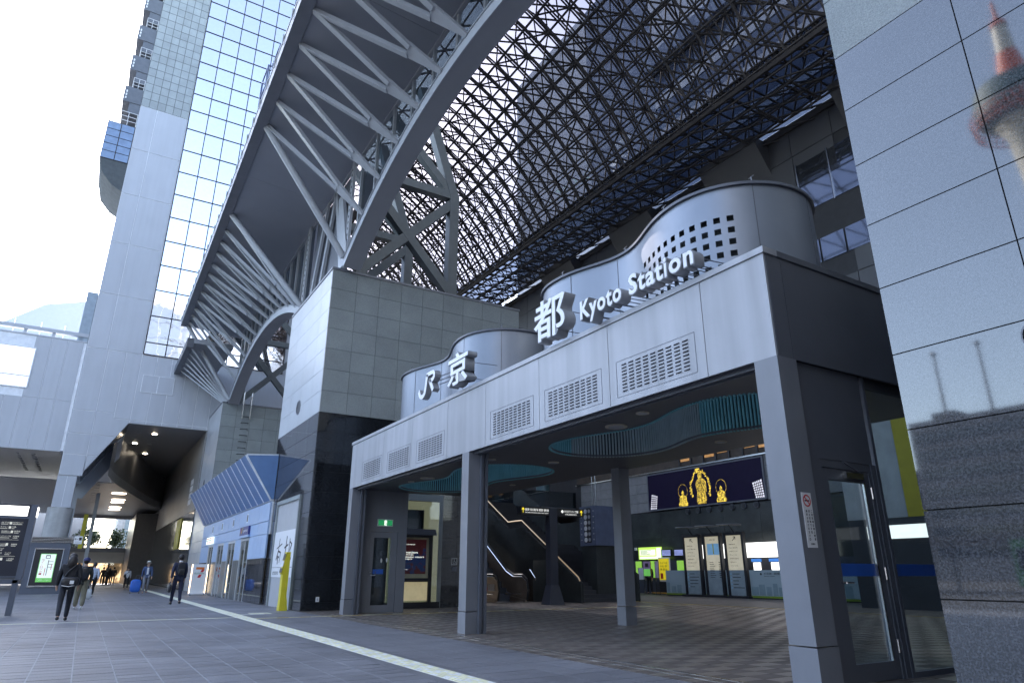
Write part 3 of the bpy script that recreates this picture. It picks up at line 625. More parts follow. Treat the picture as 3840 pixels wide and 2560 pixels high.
for s, z0, z1, a, b in (('Unovation', 1.80, 1.87, 9.2, 9.95), ('wasteda', 1.74, 1.78, 9.35, 9.8), ('roi mai music resort', 1.655, 1.71, 9.08, 10.2), ('DNJO', 1.58, 1.63, 9.4, 9.75), ('LIVE EVENT', 2.08, 2.11, 9.35, 9.85), ('sponsored by', 1.25, 1.275, 9.25, 9.6)):
    fit_text('poster_lettering', s, lit_w, t, a, b, z0, z1, face='x', at=-22.678, ext=.001)
piece('lower_pane', warm_e, -22.70, -22.69, 9.0, 10.38, .25, .86, t)
t = thing('wheelchair_sign', 'small square wheelchair access plate on the dark granite flank', 'sign', (-22.84, 11.5, 1.4))
piece('plate', white_p, -22.858, -22.85, 11.38, 11.60, 1.43, 1.66, t); piece('face', blk, -22.85, -22.846, 11.40, 11.58, 1.45, 1.64, t)
wc = MB().ball((-22.844, 11.475, 1.615), .014); 
for a, b in (((11.475, 1.6), (11.48, 1.54)), ((11.48, 1.545), (11.525, 1.54)), ((11.525, 1.54), (11.545, 1.485)), ((11.475, 1.575), (11.515, 1.57))): wc.bar((-22.844, *a), (-22.844, *b), .011, .003, (1,0,0))
for k in range(9): a, b = R(120+k*25), R(145+k*25); wc.bar((-22.844, 11.485+.04*math.cos(a), 1.515+.04*math.sin(a)), (-22.844, 11.485+.04*math.cos(b), 1.515+.04*math.sin(b)), .009, .003, (1,0,0))
part('wheelchair_symbol', wc, white_p, t); piece('call_box', steel_dk, -22.856, -22.83, 11.38, 11.58, 1.2, 1.37, t)
t = thing('wall_outlet', 'small pale outlet cover low on the granite tower flank', 'outlet', (-22.84, 6.6, .3)); piece('cover', white_p, -22.86, -22.845, 6.55, 6.66, .27, .42, t); piece('socket', grey_pan, -22.845, -22.84, 6.58, 6.63, .3, .38, t)
# ------------------------------------------------------------------ steel arches and canopy
canopy_m = mat('canopy_soffit', (.35,.365,.40), .5, var=.06, scale=.5)
canopy_l = mat('canopy_strut', (.42,.44,.47), .4, var=.05)
def ye(x): return 2.88+(-16-x)*.007
ZE = 16.9
def arch(name, label, cx, rad, apex, x0, x1):
    t = thing(name, label, 'steel arch', (cx, 6.6, 12)); zf = lambda x: apex-(rad-math.sqrt(rad*rad-(x-cx)**2))
    xs = sp(x0, x1, 30); top = [(x, zf(x)) for x in xs]; bot = [(x, zf(x)-.30) for x in xs]
    for nm, ya, yb, dz0, dz1, mm in (('soffit_plate', 6.32, 6.95, -.32, -.28, canopy_m), ('web_plate', 6.30, 6.34, -.34, 0, canopy_l), ('top_flange', 6.26, 6.95, 0, .035, canopy_l), ('rear_plate', 6.93, 6.97, -.33, -.001, canopy_m)):
        m = MB()
        for a, b in zip(xs, xs[1:]):
            m.add([(a,ya,zf(a)+dz0),(b,ya,zf(b)+dz0),(b,yb,zf(b)+dz0),(a,yb,zf(a)+dz0),(a,ya,zf(a)+dz1),(b,ya,zf(b)+dz1),(b,yb,zf(b)+dz1),(a,yb,zf(a)+dz1)], [(0,3,2,1),(4,5,6,7),(0,1,5,4),(2,3,7,6)])
        part(nm, m, mm, t, fix=True)
    return t, zf
A1, zf1 = arch('steel_arch', 'broad grey steel arch springing from the near granite tower over the portico', -13.05, 18.6, 14.72, -22.4, -3.6)
A2, zf2 = arch('steel_arch', 'far smaller-looking steel arch between the two granite towers', -37.2, 20.0, 14.3, -46.4, -28.0)
CN = thing('entrance_canopy', 'huge grey canopy with fanned steel struts jutting out above the arches', 'canopy', (-25, 5, 16.5))
E1 = [-16.3-1.57*k for k in range(5)]; E1 = [-16.3+1.57*k for k in range(7, 0, -1)]+E1
E2 = [-30.1,-31.8,-33.2,-34.6,-36.2,-37.6,-39.1,-40.5,-42.1,-43.5,-44.9,-46.4]
def plate(x0, x1, nm, dz=0):
    part(nm, MB().add([(x0,ye(x0)+.1,ZE),(x1,ye(x1)+.1,ZE),(x1,6.6,16.62),(x0,6.6,16.62),(x0,ye(x0)+.1,ZE+.5),(x1,ye(x1)+.1,ZE+.5),(x1,6.6,17.2),(x0,6.6,17.2)], [(0,3,2,1),(4,5,6,7),(0,1,5,4),(1,2,6,5),(2,3,7,6),(3,0,4,7)]), canopy_m, CN)
for a, b in ((-47.4,-38.2),(-38.19,-26.4),(-26.39,-14.9),(-14.89,-4),(-3.99,8)): plate(a, b, 'soffit_plate')
m = MB(); m2 = MB()
for a, b in ((-47.4, 8),):
    for (dy0, dy1, z0, z1, mm) in ((-.32, .08, ZE-.08, ZE+.40, m), (-.34, -.26, ZE+.40, ZE+.47, m2)):
        mm.add([(a,ye(a)+dy0,z0),(b,ye(b)+dy0,z0),(b,ye(b)+dy1,z0),(a,ye(a)+dy1,z0),(a,ye(a)+dy0,z1),(b,ye(b)+dy0,z1),(b,ye(b)+dy1,z1),(a,ye(a)+dy1,z1)], [(0,3,2,1),(4,5,6,7),(0,1,5,4),(1,2,6,5),(2,3,7,6),(3,0,4,7)])
part('edge_beam', m, steel_md, CN); part('edge_trim', m2, canopy_l, CN)
for x in sp(-47, 7, 45): tubepiece('trim_post', canopy_l, (x, ye(x)-.36, ZE+.1), (x, ye(x)-.36, ZE+.5), .025, CN, 5)
def gusset(xn, zn, ea, eb):
    foot = Vector((xn, 6.3, zn)); tgt = Vector(((ea+eb)/2, ye(ea), ZE)); d = (tgt-foot); L = d.length; d.normalize(); fork = foot+d*L*.27
    sd = Vector((1,0,0)); sd = (sd-d*sd.dot(d)).normalized(); nrm = d.cross(sd)*.05
    P4 = [foot-sd*.07, foot+sd*.07, fork+sd*.24, fork-sd*.24]
    g_ = part('gusset', MB().add([p-nrm for p in P4]+[p+nrm for p in P4], [(0,1,2,3),(7,6,5,4),(0,4,5,1),(1,5,6,2),(2,6,7,3),(3,7,4,0)]), canopy_l, CN)
    for e, s in ((ea, 1), (eb, -1)):
        ss = 1 if e > xn-1.2 else -1
        ep = Vector((e, ye(e)+.09, ZE-.02)); st = fork+sd*(.15 if e == max(ea, eb) else -.15)
        barpiece('strut', canopy_l, st, ep, .12, .12, CN); barpiece('strut_flange', canopy_l, st+Vector((0,0,-.09)), ep+Vector((0,0,-.09)), .19, .025, CN)
N1 = [-12.65-1.57*k for k in range(-5, 6)]
for xn in N1:
    if xn < -22: continue
    gusset(xn, zf1(xn), xn-.35, xn-1.95)
for p, q in (((-22.45, 6.3, 12.3), (-22.58, ye(-22.6)+.09, ZE-.02)), ((-28.3, 6.3, 12.3), (-30.1, ye(-30)+.09, ZE-.02)), ((-46.2, 6.3, 11.9), (-47.2, ye(-47)+.09, ZE-.02)), ((-3.6, 6.3, 12.3), (-3.4, ye(-3)+.09, ZE-.02))):
    part('end_strut', MB().tube(p, q, .13, 12), canopy_l, CN, smooth=True)
N2 = [(-29.58,12.84),(-31.14,13.36),(-32.79,13.81),(-34.28,14.08),(-35.84,14.26),(-37.35,14.29),(-38.9,14.23),(-40.28,14.01),(-41.86,13.69),(-43.16,13.2),(-44.55,12.6)]
for k, (xn, zn) in enumerate(N2): gusset(xn, zf2(xn), E2[k], E2[k+1])
# glazed strip between arch and canopy
GZ = thing('arch_glazing', 'dark glass strip with pale uprights between the arches and the canopy', 'glazing', (-25, 6.6, 14))
bluepane = glass('clerestory_glass', (.25,.35,.42), .10, .03, .45)
def strip(x0, x1, zf, n):
    xs = sp(x0, x1, n)
    for a, b in zip(xs, xs[1:]):
        part('glass_pane', MB().quad((a+.05, 6.62, zf(a)+.04), (b-.05, 6.62, zf(b)+.04), (b-.05, 6.62, 16.62), (a+.05, 6.62, 16.62)), bluepane, GZ)
        barpiece('upright', canopy_l, (a, 6.58, zf(a)), (a, 6.58, 16.62), .10, .12, GZ)
strip(-21.9, -4, zf1, 11); strip(-45.8, -28.6, zf2, 12)
part('head_rail', MB().box(-47, 7, 6.5, 6.62, 16.52, 16.64), canopy_l, GZ)
for x in (-22.6, -28.9): # pierced posts beside the tower head
    part('pierced_post', MB().box(x-.16, x+.16, 6.4, 6.5, 11.98, 16.6), canopy_l, GZ)
    h = MB()
    for k in range(16): h.tube((x, 6.393, 12.3+k*.26), (x, 6.399, 12.3+k*.26), .055, 10)
    part('post_holes', h, black_p, GZ)
part('tower_head_wall', MB().box(-28.3, -23.2, 6.62, 6.7, 12.02, 16.5), steel_dk, GZ)
for a, b in (((-23.3,6.5,12.05),(-25.0,6.5,16.5)),((-25.0,6.5,16.5),(-26.5,6.5,12.05)),((-27.9,6.5,12.05),(-26.2,6.5,16.5))): part('raking_post', MB().bar(a, b, .26, .1, (0,1,0)), canopy_l, GZ)
part('tower_gusset', MB().prism([(-23.2,12.05),(-22.5,12.05),(-22.4,12.7),(-23.6,15.6),(-24.1,15.6)], 'y', 6.35, 6.48), canopy_l, GZ)
# short inner beam of the canopy beyond the far tower
part('inner_beam', MB().box(-52.9, -45.5, 3.2, 3.6, 14.9, 15.5), steel_dk, CN); part('inner_plate', MB().box(-52.9, -45.5, 3.6, 6.0, 15.2, 15.5), canopy_m, CN)
for k in range(6): barpiece('strut', canopy_l, (-46.4-.9*k*.3, 6.25, 11.95), (-45.9-k*1.2, 3.5, 15.0), .08, .08, CN)
# ------------------------------------------------------------------ braced frames on the tower heads
frame_m = mat('frame_paint', (.12,.135,.14), .45)
def braced(name, label, x):
    t = thing(name, label, 'steel frame', (x, 9, 12)); W = .42
    def mem(nm, p, q, w_=W): barpiece(nm, frame_m, (x, *p), (x, *q), w_, w_, t, upv=(1,0,0))
    mem('column', (11.1, 12.0), (11.1, 16.75)); mem('raking_column', (11.1, 16.7), (9.4, 21.8), .4); mem('column', (7.2, 12.0), (7.2, 16.5), .4)
    mem('cross_beam', (7.2, 16.75), (11.0, 16.75), .36); mem('diagonal_brace', (7.2, 12.3), (10.95, 16.3), .38)
    o = MB().bar((x+.02, 7.3, 16.2), (x+.02, 10.95, 12.2), .36, .36, (1,0,0)); part('diagonal_brace', o, frame_m, t)
    mem('raking_beam', (10.9, 16.9), (7.0, 21.0), .34)
    return t
braced('braced_steel_frame', 'grey cross-braced steel frame standing on the near granite tower', -23.2)
braced('braced_steel_frame', 'second cross-braced steel frame behind on the near granite tower', -28.2)
braced('braced_steel_frame', 'cross-braced steel frame on the far granite tower seen under its arch', -47.7)
# ------------------------------------------------------------------ hall walls
hallp = mat('hall_wall_panel', (.06,.061,.066), .5, var=.12, scale=.4, rnd=.1); hallg = mat('hall_granite', (.045,.05,.05), .25, var=.3, scale=.8, speck=.3, rnd=.12)
HW = thing('hall_back_wall', 'tall dark panelled back wall of the station hall under the lattice roof', 'wall', (-30, 30, 0))
part('core', MB().box(-75, 8, 30.05, 31, 0, 25.2), joint_dark, HW)
openings = [(-23.5, -17.2, 16.4, 20.2)]
xs = sp(-64, 6, 28); zs = [9.1, 11.2, 13.4, 15.2, 16.9, 19.0, 21.1, 23.2, 25.2]
for a, b in zip(xs, xs[1:]):
    for c, d in zip(zs, zs[1:]):
        if -24 < a < -18 and 15.2 <= c < 21: continue
        if -18 < a < -11 and 16.9 <= c < 23: continue
        piece('wall_panel', hallp, a+.02, b-.02, 30.0, 30.05, c+.02, d-.02, HW)
part('open_gallery_recess', MB().box(-24, -19, 32.5, 32.6, 15.2, 21.1).box(-24, -19, 30.05, 32.5, 15.1, 15.2).box(-24, -19, 30.05, 32.5, 21.1, 21.2), black_p, HW)
refl = mat('mirror_window', (.25,.28,.34), .05, metal=.9, var=.05)
for a in (-18.9, -17.0, -15.1, -13.2): piece('window_pane', refl, a+.05, a+1.85, 30.0, 30.04, 19.6, 22.5, HW)
for a in (-21, -19.6, -18.2, -16.8): piece('window_pane', refl, a+.05, a+1.35, 29.98, 30.04, 16.4, 17.7, HW)
for a in (-18.9, -17, -15.1): piece('window_frame', stainless, a, a+.06, 29.95, 30.02, 19.5, 22.6, HW)
for x in (-24.6, -33.6, -42.6, -15.6): part('bracket_block', MB().prism([(30.0, 22.8), (28.6, 25.0), (30.0, 25.0)], 'x', x, x+4.2), hallp, HW)
for a, b in zip(sp(-64, 6, 28), sp(-64, 6, 28)[1:]):
    for c, d in ((0.0, 1.6), (1.6, 3.2), (3.2, 4.72)): piece('granite_panel', hallg, a+.006, b-.006, 30.0, 30.05, c+.005, d-.005, HW)
light_pan = mat('pale_hall_panel', (.22,.22,.225), .5, rnd=.06)
for a in sp(-39.5, -32.3, 6)[:-1]+[-23.4, -22.2, -21.0, -19.8]:
    for c in sp(4.8, 7.2, 4)[:-1]: piece('tile_panel', light_pan, a+.01, a+1.19, 30.0, 30.05, c+.01, c+.59, HW)
# warm-lit restaurant windows above the screen
warm = mat('restaurant_glow', (.35,.2,.08), .6, emit=.07, ecol=(1,.5,.16), var=.5, scale=1.5); warmdark = mat('restaurant_dark', (.05,.035,.025), .6, var=.4, scale=2)
RW = thing('restaurant_gallery', 'row of warm amber lit restaurant windows above the big screen', 'restaurant', (-26, 30.2, 7.3))
part('back', MB().box(-40, -12, 30.02, 30.04, 7.25, 9.1), warmdark, RW)
for k, x in enumerate(sp(-29.5, -14, 16)[:-1]):
    piece('window_mullion', black_p, x-.05, x+.05, 29.95, 30.01, 7.25, 9.1, RW)
    if k % 3 != 1: piece('lit_window', warm, x+.12, x+.82, 29.985, 30.015, 7.55+.12*(k % 2), 8.15, RW)
piece('sill_rail', stainless, -40, -12, 29.9, 29.97, 7.16, 7.24, RW)
part('side_wall_left', MB().box(-75, -74, 6.2, 30, 0, 25), hallp, HW); 
# dark upper floors and teal columns at the back left of the hall
UF = thing('hall_upper_floor', 'shadowy upper floor with teal round columns behind the escalators', 'gallery', (-45, 24, 0))
part('floor_slab', MB().box(-74, -40, 16, 29.9, 5.0, 5.6), steel_dk, UF); part('balustrade', MB().box(-40.1, -40, 16, 29.9, 5.6, 6.7), glass_dark, UF)
teal_c = mat('teal_column', (.07,.13,.15), .35)
for y in (17.5, 21, 24.5, 28): part('round_column', MB().tube((-41.5, y, 0), (-41.5, y, 12), .5, 20), teal_c, UF, smooth=True)
part('upper_wall', MB().box(-60, -59, 15, 29.9, 0, 14), hallp, UF)
for k in range(6): piece('shop_front', mat('dim_shop', (.1,.08,.05), .6, emit=.06, ecol=(1,.75,.45)), -58.95, -58.9, 16+k*2.2, 17.8+k*2.2, 6, 7.4, UF)
# ------------------------------------------------------------------ lattice vault
bar_m = mat('lattice_steel', (.085,.08,.078), .85, var=.1, spec=.15)
vglass = glass('vault_glass', (.92,.9,1.0), .03, .03, .26)
VT = thing('atrium_vault', 'vast dark steel lattice vault glazed over the station hall', 'roof', (-30, 20, 25))
y0v, z0v, y1v, z1v = 16.4, 33.3, 25.1, 25.2
ch = math.hypot(y1v-y0v, z1v-z0v); TURN = R(36); RV = ch/(2*math.sin(TURN/2)); mid = Vector(((y0v+y1v)/2, (z0v+z1v)/2)); nrm = Vector((-(z1v-z0v), y1v-y0v)).normalized(); cen = mid-nrm*RV*math.cos(TURN/2)
aN = math.atan2(z0v-cen.y, y0v-cen.x); aS = math.atan2(z1v-cen.y, y1v-cen.x)
def vp(u, off): a = aN+(aS-aN)*u; return (cen.x+(RV+off)*math.cos(a), cen.y+(RV+off)*math.sin(a))
DX = 1.16; NXv = 50; X0v = -66.0; NR = 10
bars = []
def vbar(p, q, w_): bars.append((p, q, w_))
O = lambda i, j: (X0v+i*DX, *vp(j/NR, .5)); I_ = lambda i, j: (X0v+i*DX, *vp(j/NR, -.75))
for i in range(NXv+1):
    for j in range(NR+1):
        if j < NR:
            for dx in (-.09, .09): p, q = O(i, j), O(i, j+1); vbar((p[0]+dx, p[1], p[2]), (q[0]+dx, q[1], q[2]), .08)
        if i < NXv: vbar(O(i, j), O(i+1, j), .085)
        if i < NXv and j < NR: vbar(O(i+(j % 2), j), O(i+1-(j % 2), j+1), .08); 
# inner layer at twice the spacing
for i in range(0, NXv):
    for j in range(1, NR):
        if i < NXv and j % 2: vbar(O(i, j), O(i+1, j+1 if j < NR else j), .085)
for i in range(1, NXv, 2):
    for j in range(1, NR, 2):
        c = I_(i, j)
        for di, dj in ((-1,-1),(1,-1),(-1,1),(1,1)): vbar(c, O(i+di, j+dj), .08)
        if i < NXv-2: vbar(c, I_(i+2, j), .11)
        if j < NR-2: vbar(c, I_(i, j+2), .11)
for i in range(NXv):
    for j in range(0, NR+1, 2): vbar(I_(i, j), I_(i+1, j), .075)
for i in range(0, NXv+1, 2):
    for j in range(NR): vbar(I_(i, j), I_(i, j+1), .075)
# flat shelf from the vault foot to the back wall
NS_ = 4; SO = lambda i, j: (X0v+i*DX, 25.2+(30-25.2)*j/NS_, 25.9); SI = lambda i, j: (X0v+i*DX, 25.2+(30-25.2)*j/NS_, 24.7)
for i in range(NXv+1):
    for j in range(NS_+1):
        if j < NS_: vbar(SO(i, j), SO(i, j+1), .09)
        if i < NXv: vbar(SO(i, j), SO(i+1, j), .085)
for i in range(1, NXv, 2):
    for j in range(1, NS_, 2):
        c = SI(i, j)
        for di, dj in ((-1,-1),(1,-1),(-1,1),(1,1)): vbar(c, SO(i+di, j+dj), .06)
        if i < NXv-2: vbar(c, SI(i+2, j), .09)
        if j < NS_-2: vbar(c, SI(i, j+2), .09)
for i in range(NXv):
    for j in range(NS_):
        vbar(SO(i+(j % 2), j), SO(i+1-(j % 2), j+1), .08)
        if i % 2 == 0: vbar(SI(i, j), SI(i+2, j+1), .08); vbar(SI(i, j), SI(i+2, j), .08)
mids = sorted(range(len(bars)), key=lambda k: inview([(a+b)/2 for a, b in zip(bars[k][0], bars[k][1])]) or 1e9); big = set(mids[:300]); rest = MB()
for k, (p, q, w_) in enumerate(bars):
    if k in big: barpiece('lattice_bar', bar_m, p, q, w_, w_, VT)
    else: rest.bar(p, q, w_, w_)
part('lattice_bars', rest, bar_m, VT, kind='stuff', fix=False)
part('ridge_beam', MB().tube((X0v, y0v-.05, z0v+.1), (8, y0v-.05, z0v+.1), .3, 10), bar_m, VT); part('foot_beam', MB().box(X0v, 8, 25.05, 25.2, 25.05, 25.3), bar_m, VT); part('wall_beam', MB().box(X0v, 8, 29.85, 29.99, 24.8, 25.2), bar_m, VT)
for i in range(0, NXv, 2):
    for j in range(NR):
        P4 = [O(i, j), O(i+2, j), O(i+2, j+1), O(i, j+1)]; P4 = [(p[0], p[1]+.06, p[2]+.06) for p in P4]; part('glass_pane', MB().quad(*P4), vglass, VT, fix=False)
sh = MB()
for i in range(0, NXv, 2):
    for j in range(NS_): part('shelf_pane', MB().quad(*[(p[0], p[1], p[2]+.07) for p in (SO(i,j), SO(i+2,j), SO(i+2,j+1), SO(i,j+1))]), glass('shelf_glass', (.4,.48,.65), .04, .04, .22), VT, fix=False)
nh = MB(); ng = MB()      # northern half of the vault, mirrored about the ridge
Nn = lambda i, j: (X0v+i*DX, 2*y0v-vp(j/NR, .55)[0], vp(j/NR, .55)[1])
for i in range(0, NXv+1, 2):
    for j in range(0, NR, 2):
        nh.bar(Nn(i, j), Nn(i, j+2), .1, .1)
        if i < NXv: nh.bar(Nn(i, j), Nn(i+2, j), .09, .09); nh.bar(Nn(i, j), Nn(i+2, j+2), .08, .08); ng.quad(Nn(i, j), Nn(i+2, j), Nn(i+2, j+2), Nn(i, j+2))
part('north_lattice_bars', nh, bar_m, VT, kind='stuff', fix=False); part('north_glazing', ng, vglass, VT, kind='stuff', fix=False)
# ------------------------------------------------------------------ upper building seen through the vault
UB_ = thing('upper_station_block', 'pale panelled block with window bands rising behind the glass vault', 'building', (-25, 38, 25))
pal = mat('pale_block_panel', (.62,.63,.67), .5, var=.05, scale=.3, rnd=.05); winb = mat('block_window', (.12,.15,.23), .1, var=.2)
part('core', MB().box(-50, 34, 31.2, 46, 25.3, 50.6), joint_dark, UB_); slt = mat('slate_panel', (.2,.24,.33), .4, rnd=.05)
xs = sp(-50, 34, 21)
for i, (a, b) in enumerate(zip(xs, xs[1:])):
    for c, d in zip((38.6, 42.6, 46.6), (42.6, 46.6, 50.6)): piece('facade_panel', slt if 3 <= i < 5 else pal, a+.03, b-.03, 31.1, 31.2, c+.03, d-.03, UB_)
    if i < 5:
        for c, d in zip((25.4, 29.8, 34.2), (29.8, 34.2, 38.6)): piece('facade_panel', slt if i >= 3 else pal, a+.03, b-.03, 31.1, 31.2, c+.03, d-.03, UB_)
for k, z in enumerate((26.2, 29.2, 32.2, 35.2)):
    piece('spandrel_band', pal, -30, 34, 31.05, 31.2, z-.9, z, UB_)
    for a in sp(-30, 34, 16)[:-1]: piece('window_pane', winb, a+.06, a+3.94, 31.12, 31.2, z+.03, z+2.07, UB_)
part('dark_cornice', MB().box(-30, 34, 30.2, 31.2, 37.3, 38.55), slt, UB_)
piece('dark_wall_opening', black_p, -22.9, -21.9, 29.93, 29.995, 23.4, 24.4, HW)
# ------------------------------------------------------------------ hotel tower and bridge wall over the passage
XW = -53.0
pan = mat('ribbed_wall_panel', (.47,.49,.53), .5, var=.04, scale=.5, streak=.05, rnd=.02); pan_j = mat('pale_joint', (.8,.82,.85), .6)
tile_up = mat('tower_granite_tile', (.33,.36,.36), .6, var=.1, scale=1.2, speck=.1, rnd=.07)
mull = mat('mullion_black', (.02,.017,.02), .6)
def mirror_mat():
    m = mat('mirror_curtain_glass', (.68,.69,.74), .02, metal=1, var=.03, rnd=.03); n = m.node_tree.nodes; l = m.node_tree.links
    g = n.new('ShaderNodeNewGeometry'); ns = n.new('ShaderNodeTexNoise'); ns.inputs['Scale'].default_value = .9; bp = n.new('ShaderNodeBump'); bp.inputs['Strength'].default_value = .08; bp.inputs['Distance'].default_value = .05
    l.new(g.outputs['Position'], ns.inputs['Vector']); l.new(ns.outputs['Fac'], bp.inputs['Height']); l.new(bp.outputs[0], n['Principled BSDF'].inputs['Normal']); return m
mirror = mirror_mat()
HT = thing('hotel_tower', 'soaring hotel tower with mirror glass grid and pale wall strip over the passage', 'building', (-56, 5, 0))
core = [(-2.46,7.2),(-1.27,7.2),(.96,11.02),(6.0,11.02),(12.5,11.02),(12.5,75),(-2.44,75)]
part('core', MB().prism(core, 'x', -62, XW-.03), pan_j, HT)
def xp(nm, m, y0, y1, z0, z1, par=HT, x=XW, th=.03): return piece(nm, m, x-th, x, y0+.022, y1-.022, z0+.022, z1-.022, par)
# bridge wall: tall panels either side of the hatch
for a in range(0, 6):
    y0, y1 = .0+a*1.0, 1.0+a*1.0
    xp('wall_panel', pan, y0, min(y1, 5.99), 11.25, 16.05)
    if a >= 1: xp('edge_panel', pan, y0, min(y1, 5.99), 11.03, 11.25)
for (y0, y1) in ((-2.46,-1.12),(-1.12,0)):
    for z0, z1 in ((11.6,16.05),(10.0,11.6),(8.6,10.0),(7.2,8.6)):
        if y0 < -1.2 or z0 > 10.9: xp('wall_panel', pan, y0, y1, z0, z1)
# raking panels beside the sloped jamb
def raking(z0, z1):
    f_ = lambda z: -1.25+(z-7.24)*(2.23/3.76)
    part('raking_panel', MB().prism([(-1.105, z0+.015), (f_(z0)-.03, z0+.015), (f_(z1)-.03, z1-.015), (-1.105, z1-.015)], 'x', XW-.03, XW), pan, HT)
raking(7.45, 8.6); raking(8.6, 10.0); part('raking_panel', MB().prism([(-1.105,10.015),(.37,10.015),(.92,10.98),(.985,11.235),(.0-.015,11.235),(-.015,11.6-.015),(-1.105,11.585)], 'x', XW-.03, XW), pan, HT)
hx = part('access_hatch', MB().box(XW, XW+.03, 1.31, 2.29, 13.33, 14.57).box(XW, XW+.03, 2.33, 3.31, 13.33, 14.57), pan, HT)
part('hatch_trim', MB().box(XW, XW+.04, 1.27, 1.31, 13.3, 14.6).box(XW, XW+.04, 3.31, 3.35, 13.3, 14.6).box(XW, XW+.04, 1.31, 3.31, 14.57, 14.6).box(XW, XW+.04, 1.31, 3.31, 13.3, 13.33).box(XW, XW+.034, 2.29, 2.33, 13.33, 14.57), pan_j, hx)
# wall strip of the tower, then granite tiles above
zz = [16.05,20.2,24.3,28.4,32.4,36.4]
for a, b in zip(zz, zz[1:]):
    for y0, y1 in ((-2.46,-1.25),(-1.25,1.0)): xp('strip_panel', pan, y0, y1, a, b)
piece('tile_backing', mat('tile_joint', (.15,.16,.165), .8), XW-.032, XW-.012, -2.45, .99, 36.42, 51.4, HT)
for i in range(6):
    for j in range(20): xp('granite_tile', tile_up, -2.46+i*.577, -2.46+(i+1)*.577, 36.4+j*.75, 37.15+j*.75)
part('tower_top_strip', MB().box(XW-.03, XW, -2.46, 1.0, 51.45, 75), tile_up, HT)
# mirror curtain wall
rows = [16.1]+[17.03+2.06*k for k in range(10)]+[37.42+1.65*k for k in range(11)]
rows = sorted(set(round(r, 2) for r in rows)); cols = [1.04+1.40*k for k in range(8)]
for a, b in zip(rows, rows[1:]):
    for c, d in zip(cols, cols[1:]):
        o = piece('mirror_pane', mirror, XW-.03, XW+.01, c+.02, d-.02, a+.02, b-.02, HT); o.rotation_euler = (0, random.uniform(-.004,.004), random.uniform(-.004,.004))
for z in rows: piece('transom', mull, XW, XW+.05, cols[0], cols[-1], z-.034, z+.034, HT)
for y in cols: piece('mullion', mull, XW, XW+.055, y-.034, y+.034, rows[0], rows[-1], HT)
part('upper_glass', MB().box(XW-.03, XW, cols[0], cols[-1], rows[-1]+.03, 75), mirror, HT); part('far_wall', MB().box(XW-.03, XW, cols[-1], 12.5, 16.05, 75), pan, HT); part('far_wall_low', MB().box(XW-.03, XW, 6.0, 12.5, 11.03, 16.04), pan, HT)
# window cleaning gondola rails behind the canopy edge
gd = thing('maintenance_gantry', 'thin blue steel maintenance gantry against the mirror glass above the canopy', 'gantry', (-47, 3.2, 17.4)); gm = mat('gantry_blue', (.12,.16,.28), .5)
for (x, z0, z1) in ((-22.0, 17.4, 20.3), (-24.5, 17.4, 21.2)):
    for y in (3.0, 4.0): part('post', MB().bar((x, y, z0), (x, y, z1), .07, .07), gm, gd); part('post', MB().bar((x-1.2, y, z0), (x-1.2, y, z1), .07, .07), gm, gd)
    for k in range(5):
        z = z0+(z1-z0)*k/4; part('rail', MB().bar((x, 3.0, z), (x-1.2, 3.0, z), .05, .05).bar((x, 3.0, z), (x, 4.0, z), .05, .05).bar((x-1.2, 3.0, z), (x-1.2, 4.0, z), .05, .05), gm, gd)
        if k < 4: part('brace', MB().bar((x, 3.0, z), (x-1.2, 3.0, z+(z1-z0)/4), .045, .045), gm, gd)
    part('platform', MB().box(x-1.3, x+.1, 2.95, 4.05, z0+(z1-z0)*.5, z0+(z1-z0)*.5+.3), gm, gd)
# balconies on the north edge
bal = mat('balcony_grey', (.13,.14,.16), .5); blue_gl = mat('balcony_glazing', (.20,.28,.42), .12, var=.15, scale=2)
for k in range(5):
    z = 36.45+k*3.07; y0 = -3.62-.04*k
    B = part('balcony', MB().box(-58, XW-.1, -3.75, -2.47, z, z+1.42), bal, HT)
    part('soffit_vents', MB().box(-53.09, -53.06, -3.62, -3.52, z+.22, z+.42).box(-53.09, -53.06, -3.62, -3.52, z+.52, z+.72).box(-53.09, -53.06, -3.62, -3.52, z+.82, z+1.02), white_p, B)
    part('stem_wall', MB().box(-58, XW-.15, -3.25, -2.47, z-1.0, z), bal, B)
    rl = MB()
    for y in (-3.3, -2.9, -2.5): rl.bar((XW-.15, y, z+1.42), (XW-.15, y, z+2.4), .03, .03)
    for q in (1.7, 2.0, 2.4): rl.bar((XW-.15, -3.3, z+q), (XW-.15, -2.48, z+q), .03, .03); rl.bar((XW-.15, -3.3, z+q), (-58, -3.3, z+q), .03, .03)
    part('balcony_rail', rl, white_p, B)
G_ = part('glazed_bay', MB().box(-58, XW-.05, -4.33, -2.47, 30.95, 34.3), mull, HT)
for j in range(5):
    for i in range(2): piece('bay_pane', blue_gl, XW-.06, XW-.03, -4.29+i*.92, -4.29+i*.92+.86, 31.0+j*.66, 31.6+j*.66, G_)
part('bay_underside', MB().prism([(-4.3,30.94),(-2.47,30.94),(-2.47,28.5),(-3.2,28.9),(-4.0,29.8)], 'x', -58, XW-.08), mat('bay_curve', (.11,.12,.125), 1, spec=0), HT)
rl = MB()
for y in (-4.3,-3.7,-3.1,-2.5): rl.bar((XW-.1, y, 34.3), (XW-.1, y, 35.5), .035, .035)
for q in (34.7, 35.1, 35.5): rl.bar((XW-.1, -4.3, q), (XW-.1, -2.48, q), .035, .035)
part('bay_rail', rl, white_p, HT)
